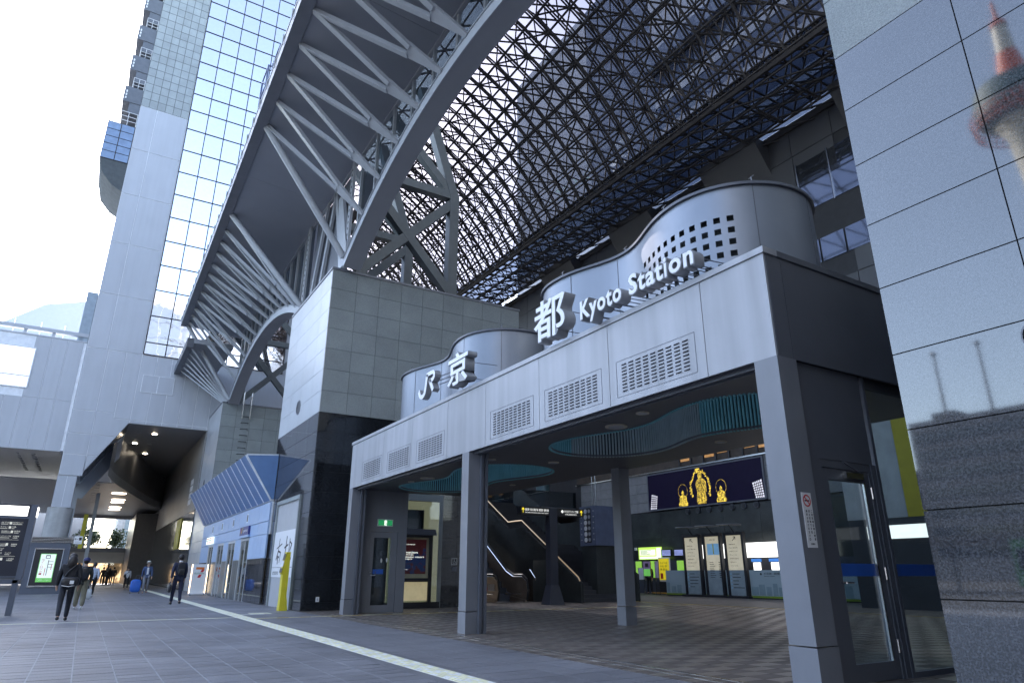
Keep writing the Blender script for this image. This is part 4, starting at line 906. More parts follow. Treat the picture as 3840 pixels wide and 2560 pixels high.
# ------------------------------------------------------------------ low wing on the left
LW = thing('low_wing', 'low pale panelled wing at the left edge with a big bright window', 'building', (-57, -8, 8))
part('core', MB().box(-76, XW-.04, -42, -2.48, 8.75, 16.3), pan_j, LW)
for k in range(14):
    y1 = -2.66-k*.92; y0 = y1-.92
    zs_ = [(8.71, 12.1)] if y1 < -5.2 and y1 > -9.5 else [(8.71, 12.1), (12.1, 16.3)]
    for a, b in zs_: piece('wall_panel', pan, XW-.04, XW-.01, y0+.012, y1-.012, a, b-.02, LW)
skyglass = mat('pale_window', (.72,.78,.86), .04, metal=.9, var=.03)
piece('window_pane', skyglass, XW-.03, XW, -9.6, -5.3, 13.5, 15.4, LW); piece('window_pane', skyglass, XW-.03, XW, -9.6, -5.3, 12.72, 13.44, LW)
part('window_frame', MB().box(XW-.03, XW+.03, -9.6, -5.26, 15.4, 15.46).box(XW-.03, XW+.03, -9.6, -5.26, 12.66, 12.72).box(XW-.03, XW+.03, -5.3, -5.24, 12.72, 15.4).box(XW-.03, XW+.03, -9.6, -5.3, 13.44, 13.5), pan_j, LW)
part('parapet_rail', MB().box(XW-.3, XW, -22, -2.48, 16.7, 16.95).box(XW-.3, XW, -22, -2.48, 16.3, 16.4), pan, LW)
for k in range(9): piece('parapet_post', pan, XW-.25, XW-.05, -3.0-k*1.6, -2.8-k*1.6, 16.4, 16.7, LW)
part('service_shaft', MB().box(-57, XW-.05, -3.12, -2.48, 16.3, 20.1), mat('shaft_blue', (.3,.36,.42), .5), LW)
bk = part('rear_wall', MB().box(-100, -99, -42, -.5, 0, 8.69), pan, LW); part('rear_band', MB().box(-98.99, -98.9, -42, -.5, 3.0, 3.5), white_p, LW); part('rear_shopfront', MB().box(-98.99, -98.92, -42, -.5, 0, 3.0), steel_dk, LW)
sof = mat('passage_soffit', (.3,.305,.32), .4, var=.08)
part('soffit', MB().box(-76, XW-.02, -42, -2.66, 8.69, 8.75), sof, LW)
for i in range(8):
    for j in range(2): part('soffit_lamp', MB().tube((-55-i*1.3, -4.2-j*.9, 8.66), (-55-i*1.3, -4.2-j*.9, 8.69), .12, 10), grey_pan, LW)
fb = thing('glass_roof_house', 'pale glass sided rooftop house behind the low wing', 'building', (-78, -8, 16)); fp = mat('pale_far_glass', (.30,.34,.39), .25, var=.03)
part('glazed_shell', MB().prism([(-14,16.3),(-14,20.8),(-10.25,23.67),(-7.58,25.87),(-4.48,26.82),(-3.5,26.6),(-3.5,16.3)], 'x', -84, -75), fp, fb)
for y in (-12, -9.6, -7.5, -5.6): piece('glazing_bar', pan_j, -75, -74.95, y-.04, y+.04, 16.4, 22 if y < -10 else 24, fb)
# ------------------------------------------------------------------ column, jamb and ceilings of the passage
concrete = mat('smooth_concrete', (.45,.45,.44), .75, var=.14, scale=1.6, bump=.1, bscale=30, streak=.1)
PC = thing('passage_column', 'round concrete column with a boxed metal head beside the passage', 'column', (-53.7, -1.96, 0))
part('concrete_drum', MB().tube((-53.75, -1.96, 0), (-53.75, -1.96, 5.16), .73, 36), concrete, PC, smooth=True)
part('boxed_head', MB().box(-54.4, XW-.05, -2.48, -1.41, 5.16, 7.19), pan, PC); part('head_joint', MB().box(XW-.05, XW-.045, -1.95, -1.93, 5.18, 7.18), pan_j, PC)
jm = mat('jamb_gloss', (.05,.055,.065), .15, var=.1)
PS = thing('passage_ceiling', 'dark passage ceiling with downlights and a curved metal edged drop', 'ceiling', (-70, 3, 7))
part('high_soffit', MB().box(-95, XW-.02, .95, 8, 11.0, 11.04), sof, PS)
part('high_soffit', MB().box(-95, -56.6, -2.6, .94, 11.0, 11.04), sof, PS); part('rear_bulkhead', MB().box(-95, -94.9, -3, 8, 7.2, 11), sof, PS)
part('raking_jamb', MB().add([(XW-.02,-1.25,7.2),(XW-.02,.98,11.0),(-56.5,.98,11.0),(-56.5,-1.25,7.2),(XW-.02,-1.28,7.2),(XW-.02,.93,11.0),(-56.5,.93,11.0),(-56.5,-1.28,7.2)], [(0,1,2,3),(4,5,6,7),(0,4,5,1)]), jm, PS)
part('second_portal', MB().prism([(-2.6,6.2),(-.98,6.2),(.87,9.3),(.87,11),(.2,11),(.05,9.9),(-1.5,7.0),(-2.6,7.0)], 'x', -58.6, -57.9), pan, PS)
part('second_post', MB().box(-58.6, -57.9, -1.6, -1.25, 0, 6.2), pan, PS)
cv = [(-55.5,.35),(-58,.62),(-61,1.1),(-65,1.9),(-70,2.9),(-75,4.0),(-79,4.9),(-82,6.0)]; m = MB(); m2 = MB()
for a, b in zip(cv, cv[1:]):
    m.quad((*a,8.2),(*b,8.2),(*b,11),(*a,11)); m2.quad((a[0],a[1]-.02,7.6),(b[0],b[1]-.02,7.6),(b[0],b[1]-.02,8.25),(a[0],a[1]-.02,8.25)); 
    m2.quad((a[0],a[1]+.03,7.6),(b[0],b[1]+.03,7.6),(b[0],b[1]+.03,8.25),(a[0],a[1]+.03,8.25)); m2.quad((a[0],a[1]-.02,7.6),(b[0],b[1]-.02,7.6),(b[0],b[1]+.03,7.6),(a[0],a[1]+.03,7.6))
part('curved_bulkhead', m, sof, PS); part('curved_metal_edge', m2, steel_lt, PS)
part('low_soffit', MB().prism([(-60,-12)]+[(-60,.9)]+[c_ for c_ in cv if c_[0] < -60]+[(-95,6.0),(-95,-12)], 'z', 7.6, 7.66), sof, PS)
lamp_w = mat('warm_downlight', (1,.9,.75), .5, emit=5, ecol=(1,.85,.65)); lamp_o = mat('oval_light', (1,.9,.75), .5, emit=2.2, ecol=(1,.82,.6))
for x, y in ((-56.2,2.83),(-61.25,1.8),(-66.4,2.88),(-71.5,1.87)): part('downlight', MB().tube((x,y,10.95),(x,y,10.99),.16,14), lamp_w, PS)
for x, y in ((-56.3,1.78),(-61.2,2.85),(-66.4,1.84),(-71.3,2.9)): part('unlit_downlight', MB().tube((x,y,10.96),(x,y,10.99),.16,14), grey_pan, PS)
for x, y in ((-67.4,1.5),(-73.4,1.69),(-76.2,1.71),(-82.2,1.73),(-85.5,1.74)): part('oval_light', MB().tube((x,y,7.55),(x,y,7.59),.55,24), lamp_o, PS)
for k in range(8): part('unlit_oval', MB().tube((-62-k*2.2,-.3,7.57),(-62-k*2.2,-.3,7.595),.3,14), grey_pan, PS)
# right wall of the passage
PW = thing('passage_wall', 'tan and glass side wall running down the passage past the far tower', 'wall', (-70, 6, 0))
tan = mat('tan_panel', (.30,.295,.285), .45, var=.1, scale=.4, rnd=.06); shopg = mat('shop_glass_reflective', (.07,.08,.09), .06, var=.25, scale=.4, ior=1.8)
part('core', MB().box(-95, XW, 6.05, 6.6, 0, 11.0), joint_dark, PW)
for k in range(14):
    x1 = XW-k*3.0; x0 = x1-3.0
    piece('upper_panel', tan, x0+.01, x1-.01, 6.0, 6.05, 8.2, 10.99, PW); piece('mid_panel', tan, x0+.01, x1-.01, 6.0, 6.05, 5.4, 8.18, PW); piece('shop_pane', shopg, x0+.02, x1-.02, 6.0, 6.05, .1, 5.38, PW)
gw = MB()
for i in range(3):
    for j in range(4): gw.box(-56.6-i*.55, -56.2-i*.55, 5.98, 6.0, 6.0+j*.5, 6.4+j*.5)
part('grid_windows', gw, white_p, PW)
yel = mat('banner_yellow', (.62,.55,.04), .5); 
o = solo('yellow_banner', MB().box(-62.6, -59.6, 5.93, 5.96, 2.9, 5.2), yel, 'dull yellow wall banner hanging on the passage glass', 'banner')
o = solo('yellow_banner', MB().box(-62.05, -62.0, -.65, -.37, 2.87, 5.4), yel, 'tall narrow yellow banner hanging left of the passage opening', 'banner')
o = solo('pale_passage_post', MB().box(-64.1, -63.9, -.12, .14, 0, 7.2), pan, 'slim pale post standing in the middle of the passage mouth', 'post')
# far end of the passage
FE = thing('far_plaza_building', 'low tan building with warm lit shopfront closing the passage', 'building', (-100, 2, 0))
part('parapet_wall', MB().box(-101, -96, -8, 8, 2.2, 3.9), tan, FE); part('planter_band', MB().box(-96, -95.8, -8, 8, 3.45, 3.95), steel_dk, FE)
shopw = mat('far_shop_glow', (.6,.4,.2), .6, emit=.35, ecol=(1,.65,.35), var=.6, scale=.9)
part('lit_shopfront', MB().box(-96.1, -96, -1, 6, 0, 2.2), shopw, FE)
for k in range(5): piece('shop_post', black_p, -95.95, -95.85, -.6+k*1.5, -.4+k*1.5, 0, 2.2, FE)
fit_text('shop_lettering', 'SUVACO', lit_w, FE, 1.6, 3.0, 2.0, 2.22, face='x', at=-95.9, ext=.01)
part('right_block', MB().box(-97, -84, 3.9, 8, 0, 7.2), mat('shadow_block', (.06,.06,.065), .4), FE)
GB = thing('far_glass_block', 'grey glass office block rising beyond the planter trees', 'building', (-125, 6, 0)); part('body', MB().box(-140, -125, 3.4, 22, 0, 22), concrete, GB)
for i in range(6):
    for j in range(6): piece('window_pane', mat('far_office_glass', (.25,.31,.33), .2), -125, -124.9, 4.4+i*2.2, 6.5+i*2.2, 1+j*3.3, 4.1+j*3.3, GB)
leaf = mat('foliage', (.055,.085,.04), .7, var=.45, scale=2.5); bark = mat('bark', (.08,.06,.045), .9)
def tree(label, x, y, z, h, r, n=700, seed=1):
    rg = random.Random(seed); t = thing('planter_tree', label, 'tree', (x, y, z), 'trees in the far planter')
    tk = MB().tube((x,y,z),(x+.1,y,z+h*.5),.09,7,.05)
    for k in range(5): a = rg.uniform(0,6.28); tk.tube((x+.08,y,z+h*.4),(x+math.cos(a)*r*.6,y+math.sin(a)*r*.6,z+h*rg.uniform(.6,.9)),.04,5,.015)
    part('trunk', tk, bark, t); m = MB(); cl = [(rg.gauss(0,.45)*r, rg.gauss(0,.45)*r, h*rg.uniform(.4,.95)) for _ in range(14)]
    for k in range(n):
        c = rg.choice(cl); p = Vector((x+c[0]+rg.gauss(0,.2)*r, y+c[1]+rg.gauss(0,.2)*r, z+c[2]+rg.gauss(0,.12)*h)); s = rg.uniform(.08,.2)
        a = Vector((rg.uniform(-1,1),rg.uniform(-1,1),rg.uniform(-1,1))).normalized(); b = a.cross(Vector((rg.uniform(-1,1),rg.uniform(-1,1),rg.uniform(-1,1)))).normalized(); m.quad(p-a*s, p+b*s*.6, p+a*s, p-b*s*.6)
    part('crown', m, leaf, t, fix=False)
tree('bushy planter tree left of the sky gap', -99, .2, 3.4, 2.6, 1.4, 1100, 3); tree('rounder planter tree right of the sky gap', -98.5, 2.9, 3.4, 2.4, 1.3, 1100, 5); tree('small planter tree at the far left of the planter', -99.5, -2.4, 3.4, 2.2, 1.3, 900, 8)
# ------------------------------------------------------------------ blue storefront between the towers
bl = mat('blue_metal', (.15,.27,.52), .35, var=.05, streak=.04, rnd=.03); bl_l = mat('blue_metal_light', (.34,.47,.68), .4, var=.04, rnd=.03); bl_j = mat('blue_white_joint', (.78,.83,.9), .5)
SF = thing('blue_storefront', 'blue metal shopfront with a slanted blue canopy between the granite towers', 'storefront', (-37, 5.9, 0))
SX0, SX1, SY = -46.4, -28.3, 5.95
part('slant_backing', MB().add([(SX0,5.96,3.88),(SX1,5.96,3.88),(SX1,4.80,5.62),(SX0+1.0,4.80,5.62),(SX0,6.06,3.88),(SX1,6.06,3.88),(SX1,6.06,5.72),(SX0+1.0,6.06,5.72)], [(0,1,2,3),(4,5,6,7),(2,3,7,6),(0,3,7,4),(1,2,6,5),(0,1,5,4)]), bl_j, SF)
ns_ = 15
for k in range(ns_):
    a, b = k/ns_, (k+1)/ns_; xb0, xb1 = SX0+(SX1-SX0)*a+.06, SX0+(SX1-SX0)*b-.06; T0 = SX0+1.0; xt0, xt1 = T0+(SX1-T0)*a+.06, T0+(SX1-T0)*b-.06
    part('slanted_panel', MB().add([(xb0,5.93,3.9),(xb1,5.93,3.9),(xt1,4.77,5.6),(xt0,4.77,5.6),(xb0,5.96,3.92),(xb1,5.96,3.92),(xt1,4.80,5.62),(xt0,4.80,5.62)], [(0,1,2,3),(4,5,6,7),(0,1,5,4),(1,2,6,5),(2,3,7,6),(3,0,4,7)]), bl, SF)
for k in range(ns_+1):
    a = k/ns_; T0 = SX0+1.0; xb, xt = SX0+(SX1-SX0)*a, T0+(SX1-T0)*a; part('joint_strip', MB().bar((xb,5.925,3.9),(xt,4.765,5.6),.065,.03,(0,-.8,-.6)), bl_j, SF)
part('canopy_cheek', MB().prism([(5.94,3.95),(6.05,3.95),(6.05,5.68),(4.84,5.60)], 'x', SX1, SX1+.04), bl, SF)
part('cheek_trim', MB().bar((SX1+.045,5.93,3.93),(SX1+.045,4.80,5.62),.05,.03).bar((SX1+.045,4.80,5.62),(SX1+.045,6.05,5.72),.03,.05), bl_j, SF)
doors = [(-43.3,-41.6),(-40.05,-38.2),(-36.85,-35.0),(-33.55,-31.7)]
edges = [SX0]+[v for d in doors for v in d]+[SX1]
part('wall_backing', MB().box(SX0, SX1, SY+.06, SY+.12, 2.6, 3.86), bl_j, SF)
for a, b in zip([SX0]+sp(-43.3,-31.7,4)[1:-1]+[-30.2], sp(-43.3,-31.7,4)[1:-1]+[-30.2, SX1]): piece('head_panel', bl_l, a+.02, b-.02, SY, SY+.06, 3.12, 3.83, SF); piece('lintel_panel', bl_l, a+.02, b-.02, SY, SY+.06, 2.62, 3.09, SF)
for a, b in zip(edges[::2], edges[1::2]):
    n_ = max(1, round((b-a)/.85))
    for c, d in zip(sp(a,b,n_), sp(a,b,n_)[1:]): piece('wall_panel', bl_l, c+.012, d-.012, SY, SY+.06, 1.70, 2.60, SF); piece('stone_panel', gran_pol if b-a > 2 else gran_dark, c+.012, d-.012, SY+.01, SY+.06, .02, 1.69, SF)
for x in (-42.45,-39.3,-36.05,-32.6):
    w_ = part('slot_window', MB().box(x-.16, x+.16, SY-.02, SY, 3.27, 3.66), bl_j, SF); piece('slot_pane', black_p, x-.1, x+.1, SY-.026, SY-.02, 3.32, 3.61, w_)
dr_in = mat('shop_inside', (.32,.27,.2), .6, emit=.10, ecol=(1,.9,.75), var=.4, scale=2)
for k, (a, b) in enumerate(doors):
    f_ = part('shop_door', MB().box(a, a+.07, SY, SY+.08, 0, 2.6).box(b-.07, b, SY, SY+.08, 0, 2.6).box(a+.07, b-.07, SY, SY+.08, 2.5, 2.6).box((a+b)/2-.03, (a+b)/2+.03, SY+.01, SY+.07, 0, 2.5), steel_lt, SF)
    piece('door_glass', glass_clear, a+.07, b-.07, SY+.035, SY+.045, .02, 2.5, f_); piece('shop_interior', dr_in, a-.2, b+.2, SY+.9, SY+.95, 0, 2.6, f_)
    piece('shop_ceiling', white_p, a-.2, b+.2, SY+.12, SY+.9, 2.6, 2.64, f_); piece('shop_side', cream, b, b+.04, SY+.12, SY+.9, 0, 2.6, f_)
piece('yellow_shelf_ad', yel, -36.6, -35.9, SY+.5, SY+.55, .3, 1.9, SF); piece('lit_ad', lit_w, -36.84+.1, -36.6, SY+.3, SY+.34, .4, 1.7, SF)
t = thing('shop_lit_sign', 'small white lit sign over the leftmost storefront door', 'sign', (-42.6, 5.9, 2.7)); piece('lit_box', lit_w, -43.6, -41.7, SY-.12, SY-.005, 2.68, 3.05, t); org = mat('sign_orange', (.75,.2,.03), .5); grn = mat('sign_green', (.02,.25,.1), .5)
piece('orange_band', org, -43.55, -41.75, SY-.124, SY-.12, 2.95, 3.0, t); piece('green_band', grn, -43.55, -41.75, SY-.124, SY-.12, 2.86, 2.9, t); fit_text('lettering', 'SEVEN ELEVEN', red, t, -43.4, -41.9, 2.73, 2.82, at=SY-.122, ext=.002)
t = thing('travel_sign', 'dark blue sign with a coloured tick mark over the right storefront door', 'sign', (-32.7, 5.9, 2.75)); navy = mat('sign_navy', (.03,.04,.2), .4); piece('board', navy, -33.7, -31.75, SY-.08, SY-.005, 2.74, 3.11, t)
part('tick_red', MB().bar((-33.5,SY-.085,3.05),(-33.3,SY-.085,2.82),.07,.004,(0,1,0)), red, t); part('tick_yellow', MB().bar((-33.3,SY-.087,2.82),(-33.0,SY-.087,3.07),.06,.004,(0,1,0)), yel, t); fit_text('lettering', 'pino', white_p, t, -32.85, -31.95, 2.83, 3.0, at=SY-.085, ext=.002)
piece('shelf', bl_l, -33.8, -31.65, SY-.1, SY, 2.63, 2.73, t)
# convenience shop A-board
t = thing('shop_lightbox', 'white standing lightbox with an orange and red numeral outside the storefront', 'signboard', (-41.8, 5.45, 0))
edge_l = mat('lightbox_edge', (1,.8,.5), .5, emit=1.5, ecol=(1,.72,.4)); 
piece('panel', white_p, -41.84, -41.76, 5.08, 5.84, .1, 1.6, t); piece('lit_edge', edge_l, -41.85, -41.75, 5.055, 5.08, .12, 1.58, t); piece('lit_edge', edge_l, -41.85, -41.75, 5.84, 5.865, .12, 1.58, t)
piece('base', white_p, -42.0, -41.6, 5.04, 5.88, .05, .12, t)
for y in (5.12, 5.8): part('caster', MB().tube((-41.62,y-.02,.03),(-41.62,y+.02,.03),.03,8), black_p, t)
xf = -41.757
part('numeral_bar', MB().add([(xf,5.26,1.44),(xf,5.68,1.44),(xf,5.68,1.32),(xf,5.26,1.32)], [(0,1,2,3)]), org, t); part('numeral_leg', MB().add([(xf+.001,5.56,1.33),(xf+.001,5.70,1.33),(xf+.001,5.52,.90),(xf+.001,5.38,.90)], [(0,1,2,3)]), red, t)
part('numeral_band', MB().quad((xf+.002,5.2,1.18),(xf+.002,5.73,1.18),(xf+.002,5.73,1.06),(xf+.002,5.2,1.06)), white_p, t); fit_text('lettering', 'ELEVEN', grn, t, 5.22, 5.70, 1.08, 1.16, face='x', at=xf+.004, ext=.001)
# yellow payment post
t = thing('yellow_machine_post', 'bright yellow tapered information post beside the calligraphy niche', 'kiosk', (-23.55, 5.75, 0)); yp = mat('machine_yellow', (.72,.62,.04), .4, var=.05)
part('body', MB().prism([(5.56,0),(5.80,0),(5.79,.25),(5.75,.45),(5.75,1.8),(5.63,1.8),(5.52,1.14),(5.56,1.08)], 'x', -23.68, -23.40), yp, t)
part('screen', MB().add([(-23.66,5.604,1.75),(-23.40,5.604,1.75),(-23.40,5.565,1.55),(-23.66,5.565,1.55)], [(0,1,2,3)]), black_p, t); part('notice', MB().add([(-23.66,5.562,1.52),(-23.40,5.562,1.52),(-23.40,5.528,1.34),(-23.66,5.528,1.34)], [(0,1,2,3)]), white_p, t); part('keypad', MB().add([(-23.68,5.524,1.3),(-23.37,5.524,1.3),(-23.37,5.5,1.16),(-23.68,5.5,1.16)], [(0,1,2,3)]), black_p, t)
part('foot', MB().box(-23.69,-23.39,5.55,5.81,0,.14), yp, t)
# ------------------------------------------------------------------ locker poster kiosk and information board
kb = mat('kiosk_slate', (.10,.115,.15), .4, var=.06)
t = thing('poster_kiosk', 'slate grey kiosk with louvred top and framed locker poster by the column', 'kiosk', (-48.8, -1.85, 0))
part('body', MB().box(-49.4,-48.3,-2.86,-.85,0,2.78), kb, t)
for k in range(4): part('louvre', MB().box(-49.45,-48.25,-2.9,-.78,2.8+k*.08,2.83+k*.08), stainless, t)
part('louvre_core', MB().box(-49.3,-48.4,-2.8,-.9,2.78,3.1), black_p, t)
piece('showcase', black_p, -48.3, -48.27, -2.52, -1.18, .45, 2.44, t); piece('rail', stainless, -48.3, -48.22, -2.56, -1.14, 2.42, 2.48, t); piece('rail', stainless, -48.3, -48.22, -2.56, -1.14, .38, .46, t)
part('upright', MB().box(-48.3,-48.24,-2.56,-2.52,.46,2.42).box(-48.3,-48.24,-1.18,-1.14,.46,2.42), steel_lt, t)
gr2 = mat('poster_green', (.15,.5,.1), .5, emit=.12); po = thing('locker_poster', 'green edged white coin locker poster in the slate kiosk', 'poster', (-48.26, -1.83, .64)); gsheet = mat('poster_backlit', (.72,.78,.75), .5, emit=.12, ecol=(.85,.95,.9))
piece('green_border', gr2, -48.27, -48.262, -2.22, -1.45, .64, 2.18, po); piece('sheet', gsheet, -48.262, -48.258, -2.19, -1.48, .86, 2.15, po)
for k, c_ in enumerate('コインロッカー'): fit_text('lettering', c_, red, po, -2.13, -2.0, 1.78-k*.125, 1.88-k*.125, face='x', at=-48.256, ext=.001)
fit_text('lettering', 'この先 して歩く!!', white_p, po, -2.15, -1.5, .68, .8, face='x', at=-48.258, ext=.001)
piece('locker_pictogram', ink, -48.258, -48.255, -1.95, -1.72, 1.92, 2.1, po); piece('locker_pictogram_face', gsheet, -48.255, -48.253, -1.92, -1.75, 1.95, 2.05, po)
for y, z0, z1 in ((-1.78,1.0,1.85),(-1.6,1.3,1.6),(-1.88,1.0,1.4)): piece('map_line', red if y > -1.7 or y < -1.85 else ink, -48.258, -48.255, y-.015, y+.015, z0, z1, po)
for z in (1.45, 1.6, 1.75): piece('map_line', ink, -48.2575, -48.2545, -1.78, -1.55, z-.01, z+.01, po)
t = thing('small_direction_sign', 'small white hanging sign with a left arrow beside the kiosk', 'sign', (-47, -.55, 2.7)); piece('plate', white_p, -47.03, -47.0, -.74, -.34, 2.7, 3.13, t); part('arrow', MB().bar((-46.996,-.72,2.97),(-46.996,-.55,2.97),.02,.004,(1,0,0)).bar((-46.996,-.72,2.97),(-46.996,-.66,3.02),.02,.004,(1,0,0)).bar((-46.996,-.72,2.97),(-46.996,-.66,2.92),.02,.004,(1,0,0)), blk, t); piece('locker_symbol', blk, -47.0, -46.996, -.51, -.38, 2.9, 3.06, t); part('hanger', MB().bar((-47.02,-.75,3.0),(-48.3,-.85,3.0),.04,.04), steel_md, t)
for k in range(3): piece('text_line', grey_pan, -47.0, -46.997, -.68, -.4, 2.74+k*.04, 2.755+k*.04, t)
navb = mat('board_navy', (.022,.025,.038), .3); lit_h = mat('lit_header', (1,1,.95), .5, emit=1.1, ecol=(1,.98,.9))
t = thing('forecourt_information_board', 'tall dark navy direction board with a lit white header at the left edge', 'information board', (-24.7, -2.4, 0))
part('body', MB().box(-24.9,-24.62,-3.6,-1.47,1.0,3.04), navb, t); part('frame', MB().box(-24.92,-24.6,-1.62,-1.46,.95,3.05).box(-24.92,-24.6,-3.6,-1.62,2.64,2.70).box(-24.92,-24.6,-3.6,-1.62,1.02,1.05), kb, t)
piece('lit_header', lit_h, -24.62, -24.6, -3.5, -1.68, 2.72, 2.99, t); part('side_header', MB().box(-24.9,-24.62,-1.46,-1.44,2.7,2.98), lit_h, t)
for y in (-1.6, -3.4): part('leg', MB().box(-24.9,-24.62,y-.07,y+.07,0,.95), kb, t)
part('lower_beam', MB().box(-24.9,-24.62,-3.6,-1.55,.86,.96), kb, t)
cr = mat('board_lettering', (.75,.72,.6), .5, emit=.08); xb = -24.615
L_ = [(2.50,[('地下鉄',-2.25,-2.05),('JR総合案内センター',-1.98,-1.72)]),(2.38,[('タクシー',-2.25,-2.05),('交番',-1.98,-1.88)]),(2.26,[('南北自由通路エレベーター',-2.2,-1.93),('郵便局',-1.9,-1.76)]),(2.12,[('ホテルグランヴィア京都',-2.25,-1.95),('京都劇場',-1.9,-1.76)]),(1.90,[('JR西口改札口',-2.25,-1.98),('新幹線',-1.9,-1.76)]),(1.78,[('中央口ポルタ',-2.25,-2.05)]),(1.66,[('ISETAN',-2.3,-2.08),('サイゼリヤ',-2.0,-1.86)]),(1.5,[('バスのりば',-2.3,-2.1),('バス総合案内所',-1.93,-1.76)])]
for z, its in L_:
    for s, a, b in its: fit_text('lettering', s, cr, t, a, b, z, z+.042, face='x', at=xb, ext=.001); piece('subtext', cr, -24.62, xb, a, b-.03, z-.03, z-.018, t)
for y, z in ((-2.32,2.49),(-2.02,2.49),(-2.32,2.37),(-2.02,2.37),(-1.95,2.25),(-2.0,1.9),(-2.05,1.5)): piece('pictogram', cr, -24.62, xb, y-.03, y+.025, z-.02, z+.05, t)
for z in (2.04, 1.59): piece('rule', cr, -24.62, xb, -2.6, -1.75, z, z+.006, t)
# ------------------------------------------------------------------ inside the hall
hallm = mat('hall_dark_metal', (.05,.055,.07), .4); brass = mat('brass_rail', (.75,.6,.4), .3, metal=.9, emit=.05, ecol=(1,.75,.5)); stepm = mat('stair_stone', (.04,.042,.05), .5, rnd=.1)
# stairs with two flights and a landing
ST = thing('hall_staircase', 'dark stone staircase with a bright handrail climbing to the left', 'staircase', (-27, 18.3, 0))
x, z = -23.6, 0.0
for k in range(16): piece('step', stepm, x-.29, x+.02, 17.7, 20.6, 0, z+.155, ST); x -= .28; z += .155
piece('landing', stepm, x-1.25, x, 17.7, 20.6, z-.2, z+.02, ST); x -= 1.25
for k in range(16): piece('step', stepm, x-.29, x+.02, 17.7, 20.6, z-.15, z+.155, ST); x -= .28; z += .155
def para(y, off): return MB().prism([(-23.3,0),(-23.3,.75+off),(-27.8,3.2+off),(-29.1,3.2+off),(-33.6,5.75+off),(-33.6,0)], 'y', y, y+.12)
part('parapet', para(17.55, 0), hallg, ST); part('parapet', para(20.6, .35), hallg, ST)
part('handrail', MB().path([(-23.3,17.5,.85),(-23.41,17.5,1.0),(-27.78,17.5,3.53),(-29.03,17.5,3.53),(-33.4,17.5,6.05)], .028, 6), brass, ST)
piece('landing_wall', hallg, -26.9, -25.45, 16.6, 17.5, 0, 1.68, ST); part('wall_rail', MB().path([(-25.6,16.55,1.3),(-25.1,16.5,.95),(-25.1,16.5,.85)], .025, 6), chrome, ST)
# escalator
ES = thing('escalator', 'escalator with dark handrails and steel skirting rising to the left', 'escalator', (-27, 15.2, 0))
skin_p = mat('escalator_skirt', (.34,.26,.2), .3, metal=.3)
prof = [(-24.95,.1),(-24.85,.5),(-24.95,.9),(-25.3,1.08),(-26.0,1.08),(-26.6,1.3),(-27.77,2.05),(-33.2,5.6)]
low = [(-33.2,4.3),(-27.5,.62),(-26.6,.28),(-25.6,.1)]
for y in (14.55, 15.95):
    part('balustrade', MB().prism([(p[0]-.06 if i < 3 else p[0], p[1]-.05) for i, p in enumerate(prof)]+low, 'y', y, y+.05), skin_p, ES)
    part('handrail', MB().path([(p[0], y+.025, p[1]) for p in prof], .045, 7), black_p, ES); part('rail_trim', MB().path([(p[0], y-.01, p[1]-.07) for p in prof[1:]], .02, 6), chrome, ES)
    part('outer_cladding', MB().prism([(-25.0,.02),(-25.0,.1),(-26.4,.26),(-27.5,.7),(-33.2,4.4),(-33.2,3.2),(-27.6,.02)], 'y', y-.06, y-.01), skin_p, ES)
    part('skirt_rail', MB().path([(-25.3,y-.02,.33),(-26.32,y-.02,.31),(-27.08,y-.02,.62),(-33,y-.02,4.5)], .035, 5), chrome, ES)
for k in range(16): piece('step', steel_dk, -26.2-k*.4, -25.8-k*.4, 14.6, 15.95, max(0,(k-1)*.27)-.05, max(0.02,(k)*.27), ES)
piece('comb_plate', stainless, -25.8, -24.7, 14.6, 15.95, 0, .02, ES)
piece('warning_label', red, -25.95, -25.8, 14.53, 14.545, .45, .6, ES)
for k in range(4): piece('notice_label', white_p, -25.72+k*.14, -25.62+k*.14, 14.53, 14.545, .45, .72, ES)
# hanging direction boxes on a tapered post
SP = thing('direction_post', 'dark tapered post carrying two black lit direction boxes in the hall', 'signpost', (-22.75, 15.75, 0)); pm = mat('post_slate', (.035,.04,.06), .35)
part('post', MB().box(-22.92,-22.6,15.57,15.93,.68,3.62), pm, SP)
part('flared_base', MB().add([(-23.05,15.4,0),(-22.45,15.4,0),(-22.45,16.1,0),(-23.05,16.1,0),(-22.94,15.55,.7),(-22.58,15.55,.7),(-22.58,15.95,.7),(-22.94,15.95,.7)], [(0,3,2,1),(4,5,6,7),(0,1,5,4),(1,2,6,5),(2,3,7,6),(3,0,4,7)]), pm, SP)
arrow_y = mat('sign_yellow', (.8,.65,.03), .5, emit=.15, ecol=(1,.8,.05)); txt_e = mat('sign_lettering_lit', (.9,.9,.85), .5, emit=.2)
for (y0, y1, s1, s2, ay) in ((14.22,15.56,'東広場・烏丸小路広場・南広場・室町小路','East Square Karasuma Square South Square',14.32),(15.94,17.28,'ホテルグランヴィア京都','HOTEL GRANVIA KYOTO',17.16)):
    b_ = piece('sign_box', black_p, -22.9, -22.62, y0, y1, 3.33, 3.63, SP); xa = -22.615
    fit_text('sign_lettering', s1, txt_e, SP, (y0+.2 if ay < 15 else y0+.36), (y1-.03 if ay < 15 else y1-.28), 3.47, 3.57, face='x', at=xa, ext=.001); fit_text('sign_lettering', s2, txt_e, SP, (y0+.2 if ay < 15 else y0+.4), (y1-.06 if ay < 15 else y1-.36), 3.38, 3.43, face='x', at=xa, ext=.001)
    part('up_arrow', MB().bar((xa,ay,3.39),(xa,ay,3.57),.03,.004,(1,0,0)).bar((xa,ay,3.58),(xa,ay-.06,3.5),.03,.004,(1,0,0)).bar((xa,ay,3.58),(xa,ay+.06,3.5),.03,.004,(1,0,0)), arrow_y, SP)
